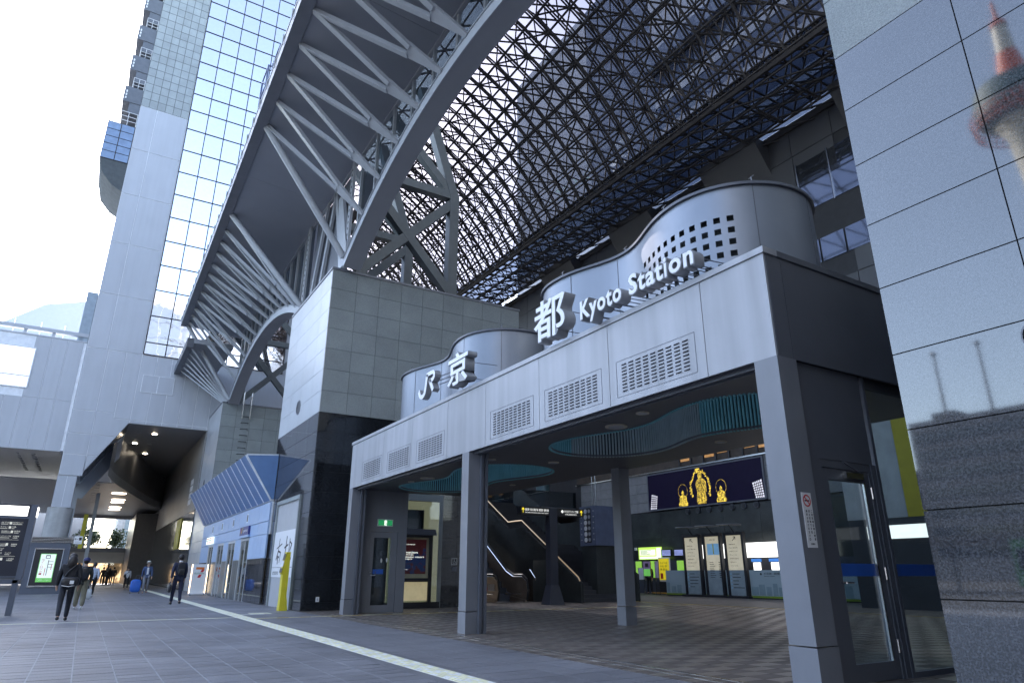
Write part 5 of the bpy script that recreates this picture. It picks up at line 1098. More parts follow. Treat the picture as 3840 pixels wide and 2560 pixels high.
part('diamond_crest', MB().quad((-22.614,16.2,3.44),(-22.614,16.27,3.51),(-22.614,16.2,3.58),(-22.614,16.13,3.51)), txt_e, SP)
# speaker column
LC = thing('speaker_column', 'dark granite column with a slate blue pierced loudspeaker box on top', 'column', (-24.65, 19.5, 0)); slate = mat('slate_blue_metal', (.10,.125,.2), .4)
part('granite_shaft', MB().box(-25.05,-24.05,19.0,20.0,0,2.3), hallg, LC); part('speaker_box', MB().box(-25.12,-23.98,18.95,20.05,2.3,4.0), slate, LC)
part('grille_recess', MB().box(-24.78,-24.28,18.94,18.952,2.42,3.92), black_p, LC)
for k in range(6):
    part('round_port', MB().tube((-24.66,18.925,2.55+k*.245),(-24.66,18.945,2.55+k*.245),.105,18), white_p, LC); part('round_port', MB().tube((-24.40,18.925,2.55+k*.245),(-24.40,18.945,2.55+k*.245),.08,14), grey_pan, LC)
    part('bolt', MB().tube((-24.98,18.93,2.55+k*.245),(-24.98,18.95,2.55+k*.245),.02,8).tube((-24.1,18.93,2.55+k*.245),(-24.1,18.95,2.55+k*.245),.02,8), white_p, LC)
for x in (-24.7,-24.45): tubepiece('suspension_rod', stainless, (x,19.4,4.0), (x,19.4,8.5), .02, LC, 5)
# big screen with three gilded figures
scr = mat('screen_night', (.006,.005,.02), .4, spec=.1, emit=.003, ecol=(.15,.1,.5)); gold = mat('screen_gold', (.3,.2,.02), .5, emit=.22, ecol=(1,.7,.08), var=.75, scale=9); gold_d = mat('screen_gold_dim', (.15,.1,.01), .5, emit=.14, ecol=(1,.68,.08), var=.85, scale=11)
BS = thing('big_screen', 'wide dark video screen showing three gilded statues on the back wall', 'screen', (-27.9, 29.9, 4.9))
piece('screen_face', scr, -32.28, -23.45, 29.90, 29.94, 4.9, 7.02, BS)
part('screen_frame', MB().box(-32.36,-23.36,29.88,30.0,7.02,7.1).box(-32.36,-23.36,29.88,30.0,4.82,4.9).box(-32.36,-32.28,29.88,30.0,4.9,7.02).box(-23.45,-23.36,29.88,30.0,4.9,7.02), steel_dk, BS)
def disc(c, rx, rz, y, n=20): return [(c[0]+rx*math.cos(2*math.pi*i/n), y, c[1]+rz*math.sin(2*math.pi*i/n)) for i in range(n)]
def statue(nm, cx, zb, h, m, standing):
    M_ = MB(); y = 29.893; s = h
    if standing: P_ = [(-.16,0),(-.20,.12),(-.15,.35),(-.2,.55),(-.17,.66),(-.07,.72),(.07,.72),(.17,.66),(.2,.55),(.15,.35),(.2,.12),(.16,0)]
    else: P_ = [(-.34,0),(-.36,.14),(-.25,.3),(-.28,.45),(-.22,.56),(-.08,.62),(.08,.62),(.22,.56),(.28,.45),(.25,.3),(.36,.14),(.34,0)]
    M_.quad(*[(cx+a*s, y, zb+b*s) for a, b in P_]); hz = .80 if standing else .72
    M_.quad(*disc((cx, zb+hz*s), .075*s if standing else .095*s, .1*s if standing else .12*s, y)); M_.quad(*disc((cx, zb+(hz+.11)*s), .045*s, .05*s, y-.001))
    return part(nm, M_, m, BS)
statue('standing_figure', -27.85, 4.95, 2.0, gold_d, True); statue('seated_figure', -29.32, 4.92, 1.05, gold, False); statue('seated_figure', -26.38, 4.94, 1.0, gold, False)
part('figure_face', MB().quad(*disc((-27.9,6.55),.13,.19,29.889)), gold, BS); part('robe_highlight', MB().box(-28.0,-27.93,29.886,29.889,5.1,5.6).box(-27.75,-27.7,29.886,29.889,5.1,5.55).box(-27.5,-27.44,29.886,29.889,5.6,6.2).box(-28.1,-27.6,29.886,29.889,5.0,5.06), gold, BS)
hl = MB(); rg = random.Random(4)
for k in range(46):
    a = R(200-k*220/45); rx, rz = .78, 1.2; c = (-27.92+rx*math.cos(a)*rg.uniform(.82,1), 5.75+rz*math.sin(a)*rg.uniform(.85,1)); hl.quad(*disc(c, rg.uniform(.03,.08), rg.uniform(.04,.1), 29.891, 8))
part('gilded_halo', hl, gold, BS)
for cx, cz in ((-29.3,5.78),(-26.36,5.75)):
    m = MB()
    for k in range(22): a, b = 2*math.pi*k/22, 2*math.pi*(k+1)/22; m.quad((cx+.36*math.cos(a),29.891,cz+.4*math.sin(a)),(cx+.36*math.cos(b),29.891,cz+.4*math.sin(b)),(cx+.385*math.cos(b),29.891,cz+.425*math.sin(b)),(cx+.385*math.cos(a),29.891,cz+.425*math.sin(a)))
    part('halo_ring', m, gold_d, BS)
litg = mat('screen_window_image', (.5,.5,.55), .5, emit=.16, ecol=(.9,.88,1))
for P4 in ([(-31.98,5.83),(-31.49,5.70),(-31.63,4.93),(-32.16,4.93)], [(-24.18,5.74),(-23.57,5.87),(-23.49,4.93),(-24.04,4.93)]):
    part('window_image', MB().quad(*[(a,29.889,b) for a, b in P4]), litg, BS); L4 = [Vector((a,29.886,b)) for a, b in P4]; m = MB()
    for k in range(1, 5): u = k/5; m.bar(L4[0].lerp(L4[1],u), L4[3].lerp(L4[2],u), .045, .004, (0,1,0))
    for k in range(1, 7): u = k/7; m.bar(L4[0].lerp(L4[3],u), L4[1].lerp(L4[2],u), .045, .004, (0,1,0))
    part('window_image_bars', m, ink, BS)
for k in range(7):
    x = -29.08+k*.827; t = thing('round_wall_port', 'round dark porthole below the screen, number %s from the left' % ('one','two','three','four','five','six','seven')[k], 'porthole', (x, 29.98, 4.6), 'portholes below the screen')
    part('rim', MB().tube((x,29.9,4.6),(x,30.0,4.6),.17,20), hallm, t); part('hollow', MB().tube((x,29.88,4.6),(x,29.905,4.6),.12,18), black_p, t)
# information panels
cream_l = mat('panel_cream_lit', (.5,.46,.34), .5, emit=.055, ecol=(1,.9,.65)); mapb = mat('map_blue', (.2,.4,.6), .5, emit=.06); panb = mat('panel_frost_low', (.28,.34,.36), .3)
for k, (x0, x1, lab, arr) in enumerate(((-27.25,-26.25,'left cream information panel with an arrow pointing up and left','ul'),(-25.79,-24.83,'middle cream information panel with a blue site map','map'),(-24.36,-23.38,'right cream information panel with an arrow pointing up and right','ur'))):
    t = thing('information_panel', lab, 'information panel', ((x0+x1)/2, 27.6, 0)); y = 27.55
    piece('frame', black_p, x0-.12, x0, y, y+.2, 0, 3.05, t); piece('frame', black_p, x1, x1+.12, y, y+.2, 0, 3.05, t); piece('head', black_p, x0-.12, x1+.12, y, y+.2, 2.96, 3.12, t); piece('foot', black_p, x0-.25, x1+.25, y-.15, y+.35, 0, .1, t)
    piece('lit_panel', cream_l, x0, x1, y+.06, y+.1, 1.3, 2.96, t); piece('lower_panel', panb, x0, x1, y+.06, y+.1, .12, 1.295, t); cx = (x0+x1)/2
    if arr == 'map':
        piece('site_map', mapb, x0+.12, x1-.06, y+.054, y+.06, 2.05, 2.6, t); piece('map_route', yel, x0+.5, x0+.56, y+.05, y+.054, 2.08, 2.58, t)
        fit_text('lettering', '京都駅ご案内', blk, t, cx-.18, cx+.2, 2.76, 2.82, at=y+.058, ext=.001)
        for q in range(9): piece('text_line', blk, x0+.2, x0+.2+random.uniform(.25,.5), y+.055, y+.06, .95+q*.09, .975+q*.09, t); piece('text_block', blk, x1-.16, x1-.05, y+.055, y+.06, .95+q*.09, .985+q*.09, t)
    else:
        sgn = -1 if arr == 'ul' else 1
        part('arrow', MB().bar((cx-sgn*.09,y+.055,2.7),(cx+sgn*.09,y+.055,2.88),.03,.006,(0,1,0)).bar((cx+sgn*.09,y+.055,2.88),(cx-sgn*.03,y+.055,2.88),.03,.006,(0,1,0)).bar((cx+sgn*.09,y+.055,2.88),(cx+sgn*.09,y+.055,2.75),.03,.006,(0,1,0)), blk, t)
        for q, s in enumerate(('新幹線 地下鉄','北口 東広場','JR線のりば','市バス','伊勢丹百貨店','地下街ポルタ','タクシーのりば')): fit_text('lettering', s, blk, t, x0+.15, x0+.15+random.uniform(.35,.6), 2.5-q*.17, 2.56-q*.17, at=y+.058, ext=.001)
        for q in range(5): piece('text_line', mapb, x0+.08, x0+.13, y+.055, y+.06, .45+q*.16, .52+q*.16, t); piece('text_line', blk, x0+.2, x0+random.uniform(.5,.9), y+.055, y+.06, .47+q*.16, .5+q*.16, t)
for x0, x1 in ((-27.1,-25.9),(-25.72,-24.5),(-24.22,-23.1)):
    t = thing('oval_lamp_disc', 'flat dark oval lamp reflector above the %s information panel' % {-27.1:'left',-25.72:'middle',-24.22:'right'}[x0], 'lamp', ((x0+x1)/2, 27.1, 3.0)); cx = (x0+x1)/2
    part('reflector', MB().lathe([(0,3.5),(.6,3.46),(.62,3.43),(.3,3.44),(0,3.44)], cx, 27.1, 24), steel_dk, t, smooth=True); part('stem', MB().tube((cx-.1,27.6,3.05),(cx-.1,27.2,3.45),.025,6), black_p, t)
# frosted counters with a printed skyline
frost = mat('frosted_counter', (.34,.42,.44), .35, var=.06, scale=.8); frost_d = mat('skyline_print', (.22,.30,.32), .4); green_b = mat('counter_green', (.2,.3,.03), .5)
for (x0, x1, lab) in ((-28.95,-27.4,'short frosted counter screen printed with a temple roof left of the panels'),(-26.1,-25.95,'thin frosted screen between the left and middle panels'),(-24.68,-24.52,'thin frosted screen between the middle and right panels'),(-23.2,-17.5,'long frosted counter screen printed with a city skyline')):
    t = thing('counter_screen', lab, 'counter', ((x0+x1)/2, 27.7, 0)); piece('frosted_panel', frost, x0, x1, 27.7, 27.74, .14, 1.3, t); piece('green_plinth', green_b, x0, x1, 27.69, 27.75, .05, .135, t); piece('base', black_p, x0, x1, 27.71, 27.75, 0, .05, t)
    if x1-x0 > 1:
        m = MB(); x = x0+.05
        while x < x1-.4:
            w_ = random.uniform(.2,.45); m.box(x, min(x+w_, x1-.05), 27.694, 27.699, .16, random.uniform(.3,.75)); x += w_+random.uniform(0,.15)
        part('skyline_print', m, frost_d, t)
fit_text('counter_lettering', '手荷物一時預かり', blk, t, -22.35, -21.2, 1.08, 1.19, at=27.697, ext=.002); fit_text('counter_lettering', 'BAGGAGE STORAGE', blk, t, -22.35, -21.75, 1.0, 1.04, at=27.697, ext=.002)
part('counter_crest', MB().quad(*[(-22.52+.06*math.cos(R(60*i)),27.696,1.12+.06*math.sin(R(60*i))) for i in range(6)]), blk, t)
# lit ticket hall behind
bright = mat('lit_board_white', (.8,.8,.78), .5, emit=.4, ecol=(1,.98,.93)); gbd = mat('lit_board_green', (.4,.8,.1), .5, emit=.16, ecol=(.62,1,.12)); cream_b = mat('lit_board_cream', (.9,1,.7), .5, emit=.2, ecol=(.92,1,.75))
t = thing('green_fare_board', 'bright lime green lit fare board over the ticket machines', 'lit board', (-32, 29.5, 2)); piece('lit_face', gbd, -33.1, -31.08, 29.5, 29.56, 1.95, 2.66, t); piece('pale_panel', cream_b, -33.0, -31.6, 29.49, 29.5, 2.18, 2.52, t); piece('pale_panel', cream_b, -31.5, -31.12, 29.49, 29.5, 2.0, 2.6, t); piece('pale_strip', cream_b, -33.0, -31.2, 29.49, 29.5, 1.98, 2.12, t)
for q in range(6): piece('text_line', green_b, -32.9, -32.9+random.uniform(.5,1.1), 29.485, 29.49, 2.22+q*.05, 2.24+q*.05, t)
piece('camera', white_p, -33.35, -33.2, 29.4, 29.5, 2.5, 2.66, t)
t = thing('fare_map_board', 'wide white lit fare map board behind the right counter', 'lit board', (-22.5, 29.5, 1.9)); piece('lit_face', bright, -24.75, -20.0, 29.5, 29.56, 1.93, 2.66, t)
for q in range(8): piece('map_line', grey_pan, -24.4+random.uniform(0,1), -23.0+random.uniform(0,1.5), 29.49, 29.5, 2.0+q*.075, 2.008+q*.075, t)
for x in (-31.1,-30.05):
    t = thing('departure_monitor', 'dark departure monitor hanging beside the lime board, %s one' % ('left' if x < -31 else 'right'), 'monitor', (x+.4, 29.5, 2)); piece('case', black_p, x, x+.85, 29.5, 29.6, 2.1, 2.5, t); 
    for q in range(5): piece('text_row', mat('monitor_text', (.3,.35,.7), .5, emit=.25), x+.06, x+.78, 29.495, 29.5, 2.15+q*.065, 2.18+q*.065, t)
for x0, x1, lab in ((-27.82,-27.55,'narrow lit poster between the left and middle panels'),(-26.42,-26.1,'narrow lit poster between the middle and right panels'),(-36.75,-36.25,'tall white lit column sign at the left of the ticket hall')):
    o = thing('lit_poster', lab, 'lit poster', ((x0+x1)/2, 29.5, 1)); piece('lit_face', bright, x0, x1, 29.45, 29.5, 1.92 if x0 > -30 else 1.0, 2.66 if x0 > -30 else 2.27, o); piece('frame', black_p, x0-.04, x1+.04, 29.5, 29.54, 1.88 if x0 > -30 else .95, 2.7 if x0 > -30 else 2.32, o)
TM = thing('ticket_machine_bay', 'bank of ticket machines with green and white lit fronts', 'ticket machines', (-28, 29.8, 0)); part('cabinet', MB().box(-34,-18,29.7,29.98,0,1.88), hallm, TM); mach = mat('machine_green', (.15,.4,.05), .5, emit=.08, ecol=(.5,1,.15))
for x in (-33.6,-32.3,-30.0,-29.4): piece('machine_front', mach, x, x+.5, 29.64, 29.7, .9, 1.85, TM)
for x in (-24.5,-23.4,-22.5,-21.4,-20.3): piece('machine_front', bright, x, x+.42, 29.64, 29.7, 1.3, 1.68, TM); piece('blue_header', mat('machine_blue', (.05,.2,.6), .5, emit=.15), x-.08, x+.5, 29.6, 29.69, 1.72, 1.86, TM)
for x0, w_ in ((-38.3,.45),(-37.5,.5),(-36.9,.1)): piece('lit_window', bright, x0, x0+w_, 29.6, 29.66, 1.95, 2.4, TM)
t = thing('yellow_notice_stand', 'yellow and white notice board on a striped trolley beside the counter', 'notice stand', (-30, 28.4, 0)); piece('panel', mat('notice_yellow', (.75,.6,.02), .5, emit=.1), -30.2, -29.4, 28.4, 28.44, .8, 1.95, t); piece('border', white_p, -30.28, -29.32, 28.43, 28.46, .7, 2.02, t); piece('red_arrow', red, -30.1, -29.9, 28.39, 28.4, .85, 1.15, t); piece('black_board', black_p, -30.25, -29.4, 28.42, 28.5, .1, .69, t)
for q in range(3): fit_text('notice_lettering', ('きっぷうりば','오시는 분은','售票处')[q], blk, t, -30.1, -29.5, 1.65-q*.18, 1.78-q*.18, at=28.395, ext=.002)
part('trolley', MB().box(-30.7,-29.3,28.2,28.7,.06,.12), mat('hazard_orange', (.5,.25,.04), .5), t)
for x in (-30.6,-29.4): part('caster', MB().tube((x,28.25,.035),(x,28.3,.035),.035,8), black_p, t)
def stand(lab, x, y, w_, z0, z1, m, extra=None):
    t = thing('poster_stand', lab, 'poster stand', (x, y, 0))
    for s in (-1, 1): tubepiece('leg', stainless, (x+s*w_/2, y, 0), (x+s*w_/2, y, z1), .018, t, 6)
    piece('crossbar', stainless, x-w_/2, x+w_/2, y-.01, y+.01, z0-.06, z0-.03, t); piece('sheet', m, x-w_/2+.02, x+w_/2-.02, y-.015, y, z0, z1, t); return t
t = stand('white stand with a red arrow pointing right in the hall', -32.65, 27, .62, .9, 1.78, sheet); part('red_arrow', MB().prism([(-32.85,1.28),(-32.62,1.28),(-32.62,1.2),(-32.42,1.36),(-32.62,1.52),(-32.62,1.44),(-32.85,1.44)], 'y', 26.975, 26.985), red, t)
t = stand('green and pink poster stand before the ticket machines', -30.77, 28, .62, 1.0, 1.8, mat('poster_pink', (.55,.35,.55), .5)); piece('green_half', gr2, -31.05, -30.5, 27.975, 27.984, 1.0, 1.38, t); piece('emblem', ink, -30.9, -30.65, 27.975, 27.984, 1.5, 1.7, t)
t = stand('narrow pink poster stand next to the yellow notice', -29.95, 28, .3, .9, 1.8, mat('poster_pale_pink', (.6,.5,.6), .5)); stand('low white notice stand with steel legs by the ticket machines', -31.6, 28.3, .55, .8, 1.45, sheet)
for x in (-33.9,-33.1,-32.3): part_t = thing('queue_barrier_post', 'steel queue barrier post with blue belt, %s of three' % {-33.9:'left',-33.1:'middle',-32.3:'right'}[x], 'barrier', (x, 27.5, 0)); part('post', MB().tube((x,27.5,0),(x,27.5,.95),.03,8), stainless, part_t, smooth=True); part('foot', MB().tube((x,27.5,0),(x,27.5,.03),.17,16), stainless, part_t); piece('belt', mat('belt_blue', (.03,.06,.3), .6), x, x+.78, 27.49, 27.51, .85, .91, part_t)
# wall lamps of the high gallery: small warm points
for x, z in ((-14.1,27.2),(-12.2,26.8)): solo('gallery_lamp', MB().ball((x,29.6,z-2.6),.07), mat('point_lamp', (1,.8,.5), .5, emit=12, ecol=(1,.75,.45)), 'tiny warm lamp under the lattice roof near the granite pier, %s' % ('left' if x < -13 else 'right'), 'lamp', smooth=True)
# yellow wall glimpsed through the side glazing
YWL = thing('yellow_hall_wall', 'yellow painted wall seen through the glazing by the granite pier', 'wall', (-12, 24.1, 0)); part('wall', MB().box(-13.05,-10.2,24,24.3,3.0,9), mat('wall_yellow', (.5,.4,.03), .6), YWL); part('grey_return', MB().box(-15.3,-13.06,24,24.3,3.0,9), concrete, YWL)
for z in (4.0, 4.9): piece('small_window', black_p, -11.9, -11.5, 23.95, 24.0, z, z+.5, YWL)
part('lower_wall', MB().box(-15.3,-10.2,24.02,24.3,0,3.0), hallp, YWL); piece('lit_counter', bright, -14.6, -11.4, 23.98, 24.02, 2.3, 2.75, YWL)
# ------------------------------------------------------------------ people
def skin(name, verts, edges, rad, m, parent=None, root=0, sub=2, smooth=True):
    me = bpy.data.meshes.new(name); me.from_pydata(verts, edges, []); o = bpy.data.objects.new(name, me)
    md = o.modifiers.new('s', 'SKIN'); md.use_smooth_shade = True
    for i, r_ in enumerate(rad): sv = me.skin_vertices[0].data[i]; sv.radius = r_ if isinstance(r_, tuple) else (r_, r_); sv.use_root = (i == root)
    o.modifiers.new('u', 'SUBSURF').levels = sub
    em = evaluated(o); bpy.data.objects.remove(o)
    em.materials.clear(); em.materials.append(m); em.polygons.foreach_set('use_smooth', [True]*len(em.polygons)); em.name = name
    return em
skin_t = mat('skin', (.42,.27,.2), .55); hairm = mat('dark_hair', (.018,.014,.013), .5)
def person(label, loc, h, heading, top, bottom, shoe, stride=.32, side=1, hair='short', hat=None, bags=(), hem=.86, wide=1.0, arms=(0.0,0.0), long_hair=False, group=None):
    """heading: direction walked, in radians from +X"""
    s = h/1.70; t = thing('person', label, 'person', loc, group); c, sn = math.cos(heading), math.sin(heading)
    def W(p): # local x = right, y = forward
        x, y, z = p[0]*s, p[1]*s, p[2]*s; return (loc[0]+y*c+x*sn, loc[1]+y*sn-x*c, loc[2]+z)
    f, b = stride*side, -stride*side
    Rk, Lk = (f*.55+.05, b*.35+.03); Ra, La = (f, b)
    def ank(a): return .085+max(0, -a)*.16
    J = {'pel':(0,0,.93),'waist':(0,.0,1.05),'chest':(0,.01,1.27),'neck0':(0,0,1.43),'neck1':(0,.015,1.49),'jaw':(0,.035,1.545),'head':(0,.025,1.61),'crown':(0,.015,1.675),
         'hr':(.095,0,.9),'hl':(-.095,0,.9),'kr':(.1,Rk,.5),'kl':(-.1,Lk,.5),'ar':(.1,Ra*.95,ank(Ra)),'al':(-.1,La*.95,ank(La)),'tr':(.11,Ra*.95+.15,ank(Ra)-.05),'tl':(-.11,La*.95+.15,ank(La)-.05),
         'sr':(.185,0,1.39),'sl':(-.185,0,1.39)}
    for S_, sg, ph in (('r',1,-f*.55+arms[0]),('l',-1,-b*.55+arms[1])):
        J['e'+S_] = (sg*.235, ph*.5, 1.13); J['w'+S_] = (sg*.245, ph*.9+.06, .89); J['p'+S_] = (sg*.24, ph*.95+.075, .82)
        for k, dx in enumerate((-.024,-.008,.008,.024)): J['f%s%d' % (S_, k)] = (sg*.235, ph+.075+dx*1.5, .74+abs(k-1.4)*.012)
        J['th'+S_] = (sg*.21, ph+.115, .79)
    N = list(J); idx = {n: i for i, n in enumerate(N)}
    E_ = [('pel','waist'),('waist','chest'),('chest','neck0'),('neck0','neck1'),('neck1','jaw'),('jaw','head'),('head','crown'),('pel','hr'),('pel','hl'),('hr','kr'),('hl','kl'),('kr','ar'),('kl','al'),('ar','tr'),('al','tl'),('chest','sr'),('chest','sl'),
          ('sr','er'),('er','wr'),('wr','pr'),('sl','el'),('el','wl'),('wl','pl')]+[('p'+S_, 'f%s%d' % (S_, k)) for S_ in 'rl' for k in range(4)]+[('p'+S_, 'th'+S_) for S_ in 'rl']
    rd = {'pel':(.15,.1),'waist':(.13,.09),'chest':(.16,.1),'neck0':.065,'neck1':.055,'jaw':.07,'head':(.078,.09),'crown':.05,'hr':.085,'hl':.085,'kr':.055,'kl':.055,'ar':.04,'al':.04,'tr':.035,'tl':.035,'sr':.06,'sl':.06,'er':.042,'el':.042,'wr':.03,'wl':.03,'pr':.03,'pl':.03}
    rr = [tuple(v*s for v in rd[n]) if n in rd and isinstance(rd[n], tuple) else rd.get(n, .0085)*s for n in N]
    body = part('body', skin('body', [W(J[n]) for n in N], [(idx[a], idx[b_]) for a, b_ in E_], rr, skin_t), skin_t, t)
    def sub(nm, names, edges, rads, m, lvl=2):
        ix = {n: i for i, n in enumerate(names)}; return part(nm, skin(nm, [W(J[n] if isinstance(n, str) else n) for n in names], [(ix[a], ix[b_]) for a, b_ in edges], [tuple(v*s for v in r_) if isinstance(r_, tuple) else r_*s for r_ in rads], m, sub=lvl), m, t)
    wz = wide
    J['hem'] = (0,0,hem)
    sub('jacket', ['waist','hem','chest','neck0','sr','sl','er','el','wr','wl'], [('hem','waist'),('waist','chest'),('chest','neck0'),('chest','sr'),('chest','sl'),('sr','er'),('sl','el'),('er','wr'),('el','wl')], [(.165,.125),(.18,.135),(.185,.13),.075,.08,.08,.062,.062,.046,.046], top)
    sub('trousers', ['pel','hr','hl','kr','kl','ar','al'], [('pel','hr'),('pel','hl'),('hr','kr'),('hl','kl'),('kr','ar'),('kl','al')], [(.15,.115),.1*wz,.1*wz,.072*wz,.072*wz,.056*wz,.056*wz], bottom)
    for q in 'rl':
        a, tt = Vector(J['a'+q]), Vector(J['t'+q]); hd = Vector((a.x, a.y-.06, a.z-.045)); ix = [hd, Vector((a.x, a.y, a.z-.03)), Vector((tt.x, tt.y, tt.z+.0))]
        part('shoe', skin('shoe', [W(v) for v in ix], [(0,1),(1,2)], [.04*s,.052*s,(.04*s,.03*s)], shoe), shoe, t)
    # hair, hat, face
    hp = Vector(J['head'])
    m = MB()
    cap_c = W((0, hp.y-.022, hp.z+.012)); m.ball(cap_c, .098*s, .098*s, .112*s, 14, 9)
    if long_hair: m.ball(W((0,-.075,1.50)), .115*s, .115*s, .17*s, 12, 8)
    part('hair', m, hairm, t, smooth=True)
    fm = MB().ball(W((0, hp.y+.085, hp.z-.005)), .014*s).ball(W((0, hp.y+.078, hp.z-.02)), .018*s); part('nose', fm, skin_t, t, smooth=True)
    em_ = MB(); em_.ball(W((.03, hp.y+.076, hp.z+.015)), .008*s).ball(W((-.03, hp.y+.076, hp.z+.015)), .008*s); part('eyes', em_, black_p, t); part('mouth', MB().ball(W((0, hp.y+.075, hp.z-.055)), .016*s, .016*s, .006*s), mat('lips', (.3,.13,.11), .5), t)
    for sg in (1,-1): part('ear', MB().ball(W((sg*.09, hp.y, hp.z-.01)), .016*s, .016*s, .028*s), skin_t, t, smooth=True)
    if hat == 'cap': part('cap', MB().lathe([(0,1.745*s),(.06*s,1.735*s),(.105*s,1.69*s),(.112*s,1.63*s)], *W((0,.012,0))[:2], 16), mat('navy_cap', (.03,.035,.12), .7), t, smooth=True)
    if hat == 'fedora': part('hat', MB().lathe([(0,1.76*s),(.07*s,1.755*s),(.10*s,1.70*s),(.105*s,1.645*s),(.17*s,1.635*s),(.175*s,1.64*s)], *W((0,.015,0))[:2], 18), mat('straw_white', (.7,.68,.6), .7), t, smooth=True); part('hat_band', MB().lathe([(.107*s,1.69*s),(.112*s,1.65*s)], *W((0,.015,0))[:2], 18), ink, t)
    return t, W, J, s
cl = lambda n, c, r_=.8: mat(n, c, r_, var=.18, scale=6, bump=.15, bscale=25)
c_blk = cl('cloth_black', (.018,.018,.022)); c_jean = cl('cloth_dark_denim', (.022,.025,.035)); c_olive = cl('cloth_olive', (.045,.05,.045)); c_khaki = cl('cloth_khaki', (.23,.22,.16)); c_navy = cl('cloth_navy', (.018,.022,.05)); c_blue = cl('cloth_blue', (.045,.075,.16)); c_grey = cl('cloth_grey', (.2,.21,.24)); c_white = cl('cloth_white', (.62,.63,.66)); c_pale = cl('cloth_pale_blue', (.4,.45,.55))
s_blk = mat('shoe_black', (.02,.02,.022), .4); s_wht = mat('shoe_white', (.65,.65,.65), .5); s_brn = mat('shoe_tan', (.3,.22,.15), .6)
def bag_mesh(c, rx, ry, rz, heading, seg=10):
    m = MB().ball((0,0,0), rx, ry, rz, 14, 8); ca, sa = math.cos(heading), math.sin(heading)
    # square off the ball into a soft box
    V2 = []
    for x, y, z in m.v:
        f_ = lambda v, r_: math.copysign(abs(v/r_)**.55*r_, v) if r_ else v
        x, y, z = f_(x, rx), f_(y, ry), f_(z, rz); V2.append((c[0]+y*ca+x*sa, c[1]+y*sa-x*ca, c[2]+z))
    m.v = V2; return m
def bag_thing(name, label, cat, mb, m, extra=()):
    c = Vector((sum(v[0] for v in mb.v)/len(mb.v), sum(v[1] for v in mb.v)/len(mb.v), min(v[2] for v in mb.v))); t = thing(name, label, cat, c.to_tuple()); part('body', mb, m, t, smooth=True)
    for nm, e, mm in extra: part(nm, e, mm, t, smooth=True)
    return t
AW = math.pi           # walking away, towards -X
p, W, J, s = person('woman in black with long dark hair walking away at the left', (-21.15,-.26,0), 1.60, AW+.05, c_blk, c_jean, s_blk, .26, 1, long_hair=True, hem=.82)
hb = AW+.05; bag_thing('sling_bag', 'black sling bag with a pale tag on the back of the woman in black', 'bag', bag_mesh(W((.02,-.2,.99)), .2, .09, .12, hb), black_p, [('strap', MB().path([W((-.14,-.14,1.08)), W((-.06,-.155,1.25)), W((.1,-.13,1.42))], .018, 6), black_p), ('tag', MB().obox(W((.06,-.3,.98)), (0,.045,0), (0,0,.04), (.004,0,0)), white_p), ('piping', MB().path([W((-.16,-.27,.9)), W((0,-.3,.87)), W((.14,-.27,.9))], .008, 5), white_p)])
p, W, J, s = person('man in a navy cap, dark jacket and khaki trousers walking away', (-27.8,.06,0), 1.60, AW, c_olive, c_khaki, s_wht, .12, -1, hat='cap', hem=.78, wide=1.35)
bag_thing('backpack', 'dark backpack worn by the man in the navy cap', 'backpack', bag_mesh(W((-.03,-.2,1.2)), .15, .1, .22, AW), black_p, [('front_pocket', bag_mesh(W((-.03,-.28,1.12)), .12, .05, .11, AW), c_jean), ('strap', MB().path([W((.12,-.1,1.4)), W((.13,.05,1.43)), W((.14,.11,1.3))], .02, 6), black_p)])
plast = mat('plastic_bag', (.6,.66,.7), .3); bag_thing('plastic_bag', 'white plastic bag carried by the man in the navy cap', 'bag', bag_mesh(W((.25,.05,.5)), .08, .13, .17, AW), plast, [('handles', MB().path([W((.25,.05,.66)), W((.245,.06,.8))], .012, 5), plast)])
p, W, J, s = person('man in a navy suit with a backpack walking towards the passage', (-29.9,3.2,0), 1.80, AW+.12, c_navy, c_navy, s_blk, .2, -1, hem=.80, arms=(.03,0))
bag_thing('backpack', 'slim black backpack on the man in the navy suit', 'backpack', bag_mesh(W((0,-.2,1.22)), .14, .08, .23, AW+.12), c_blk, [('front_pocket', bag_mesh(W((0,-.26,1.12)), .11, .04, .11, AW+.12), black_p)])
part('collar', MB().tube(W((0,.0,1.45)), W((0,.01,1.49)), .068, 12), white_p, p)
bag_thing('briefcase', 'soft black briefcase in the left hand of the man in the navy suit', 'bag', bag_mesh(W((-.27,.0,.55)), .06, .19, .15, AW+.12), black_p, [('handles', MB().path([W((-.26,-.08,.68)), W((-.25,.03,.8)), W((-.26,.12,.68))], .012, 5), black_p)])
p, W, J, s = person('man in a pale hat and blue jacket walking towards the camera', (-46.95,3.29,0), 1.76, 0.0, c_blue, c_grey, s_brn, .16, 1, hat='fedora', hem=.78)
part('shirt', MB().obox(W((0,.125,1.2)), (.012,0,0), (0,.05,0), (0,0,.2)), c_white, p)
cb = mat('suitcase_blue', (.03,.13,.5), .35)
t = thing('rolling_suitcase', 'bright blue wheeled suitcase beside the man in the pale hat', 'suitcase', (-46.9,2.78,0)); part('shell', bag_mesh((-46.9,2.78,.42), .29, .17, .36, 0), cb, t, smooth=True); part('pull_handle', MB().path([(-46.95,2.7,.75),(-46.95,2.75,1.0),(-46.95,2.95,1.0),(-46.95,2.9,.75)], .012, 6), steel_dk, t); part('ribs', MB().box(-46.74,-46.72,2.56,2.60,.15,.7).box(-46.74,-46.72,2.76,2.80,.15,.7).box(-46.74,-46.72,2.96,3.0,.15,.7), cb, t)
for y in (2.55,3.0): part('wheel', MB().tube((-46.8,y-.02,.04),(-46.8,y+.02,.04),.04,10), black_p, t)
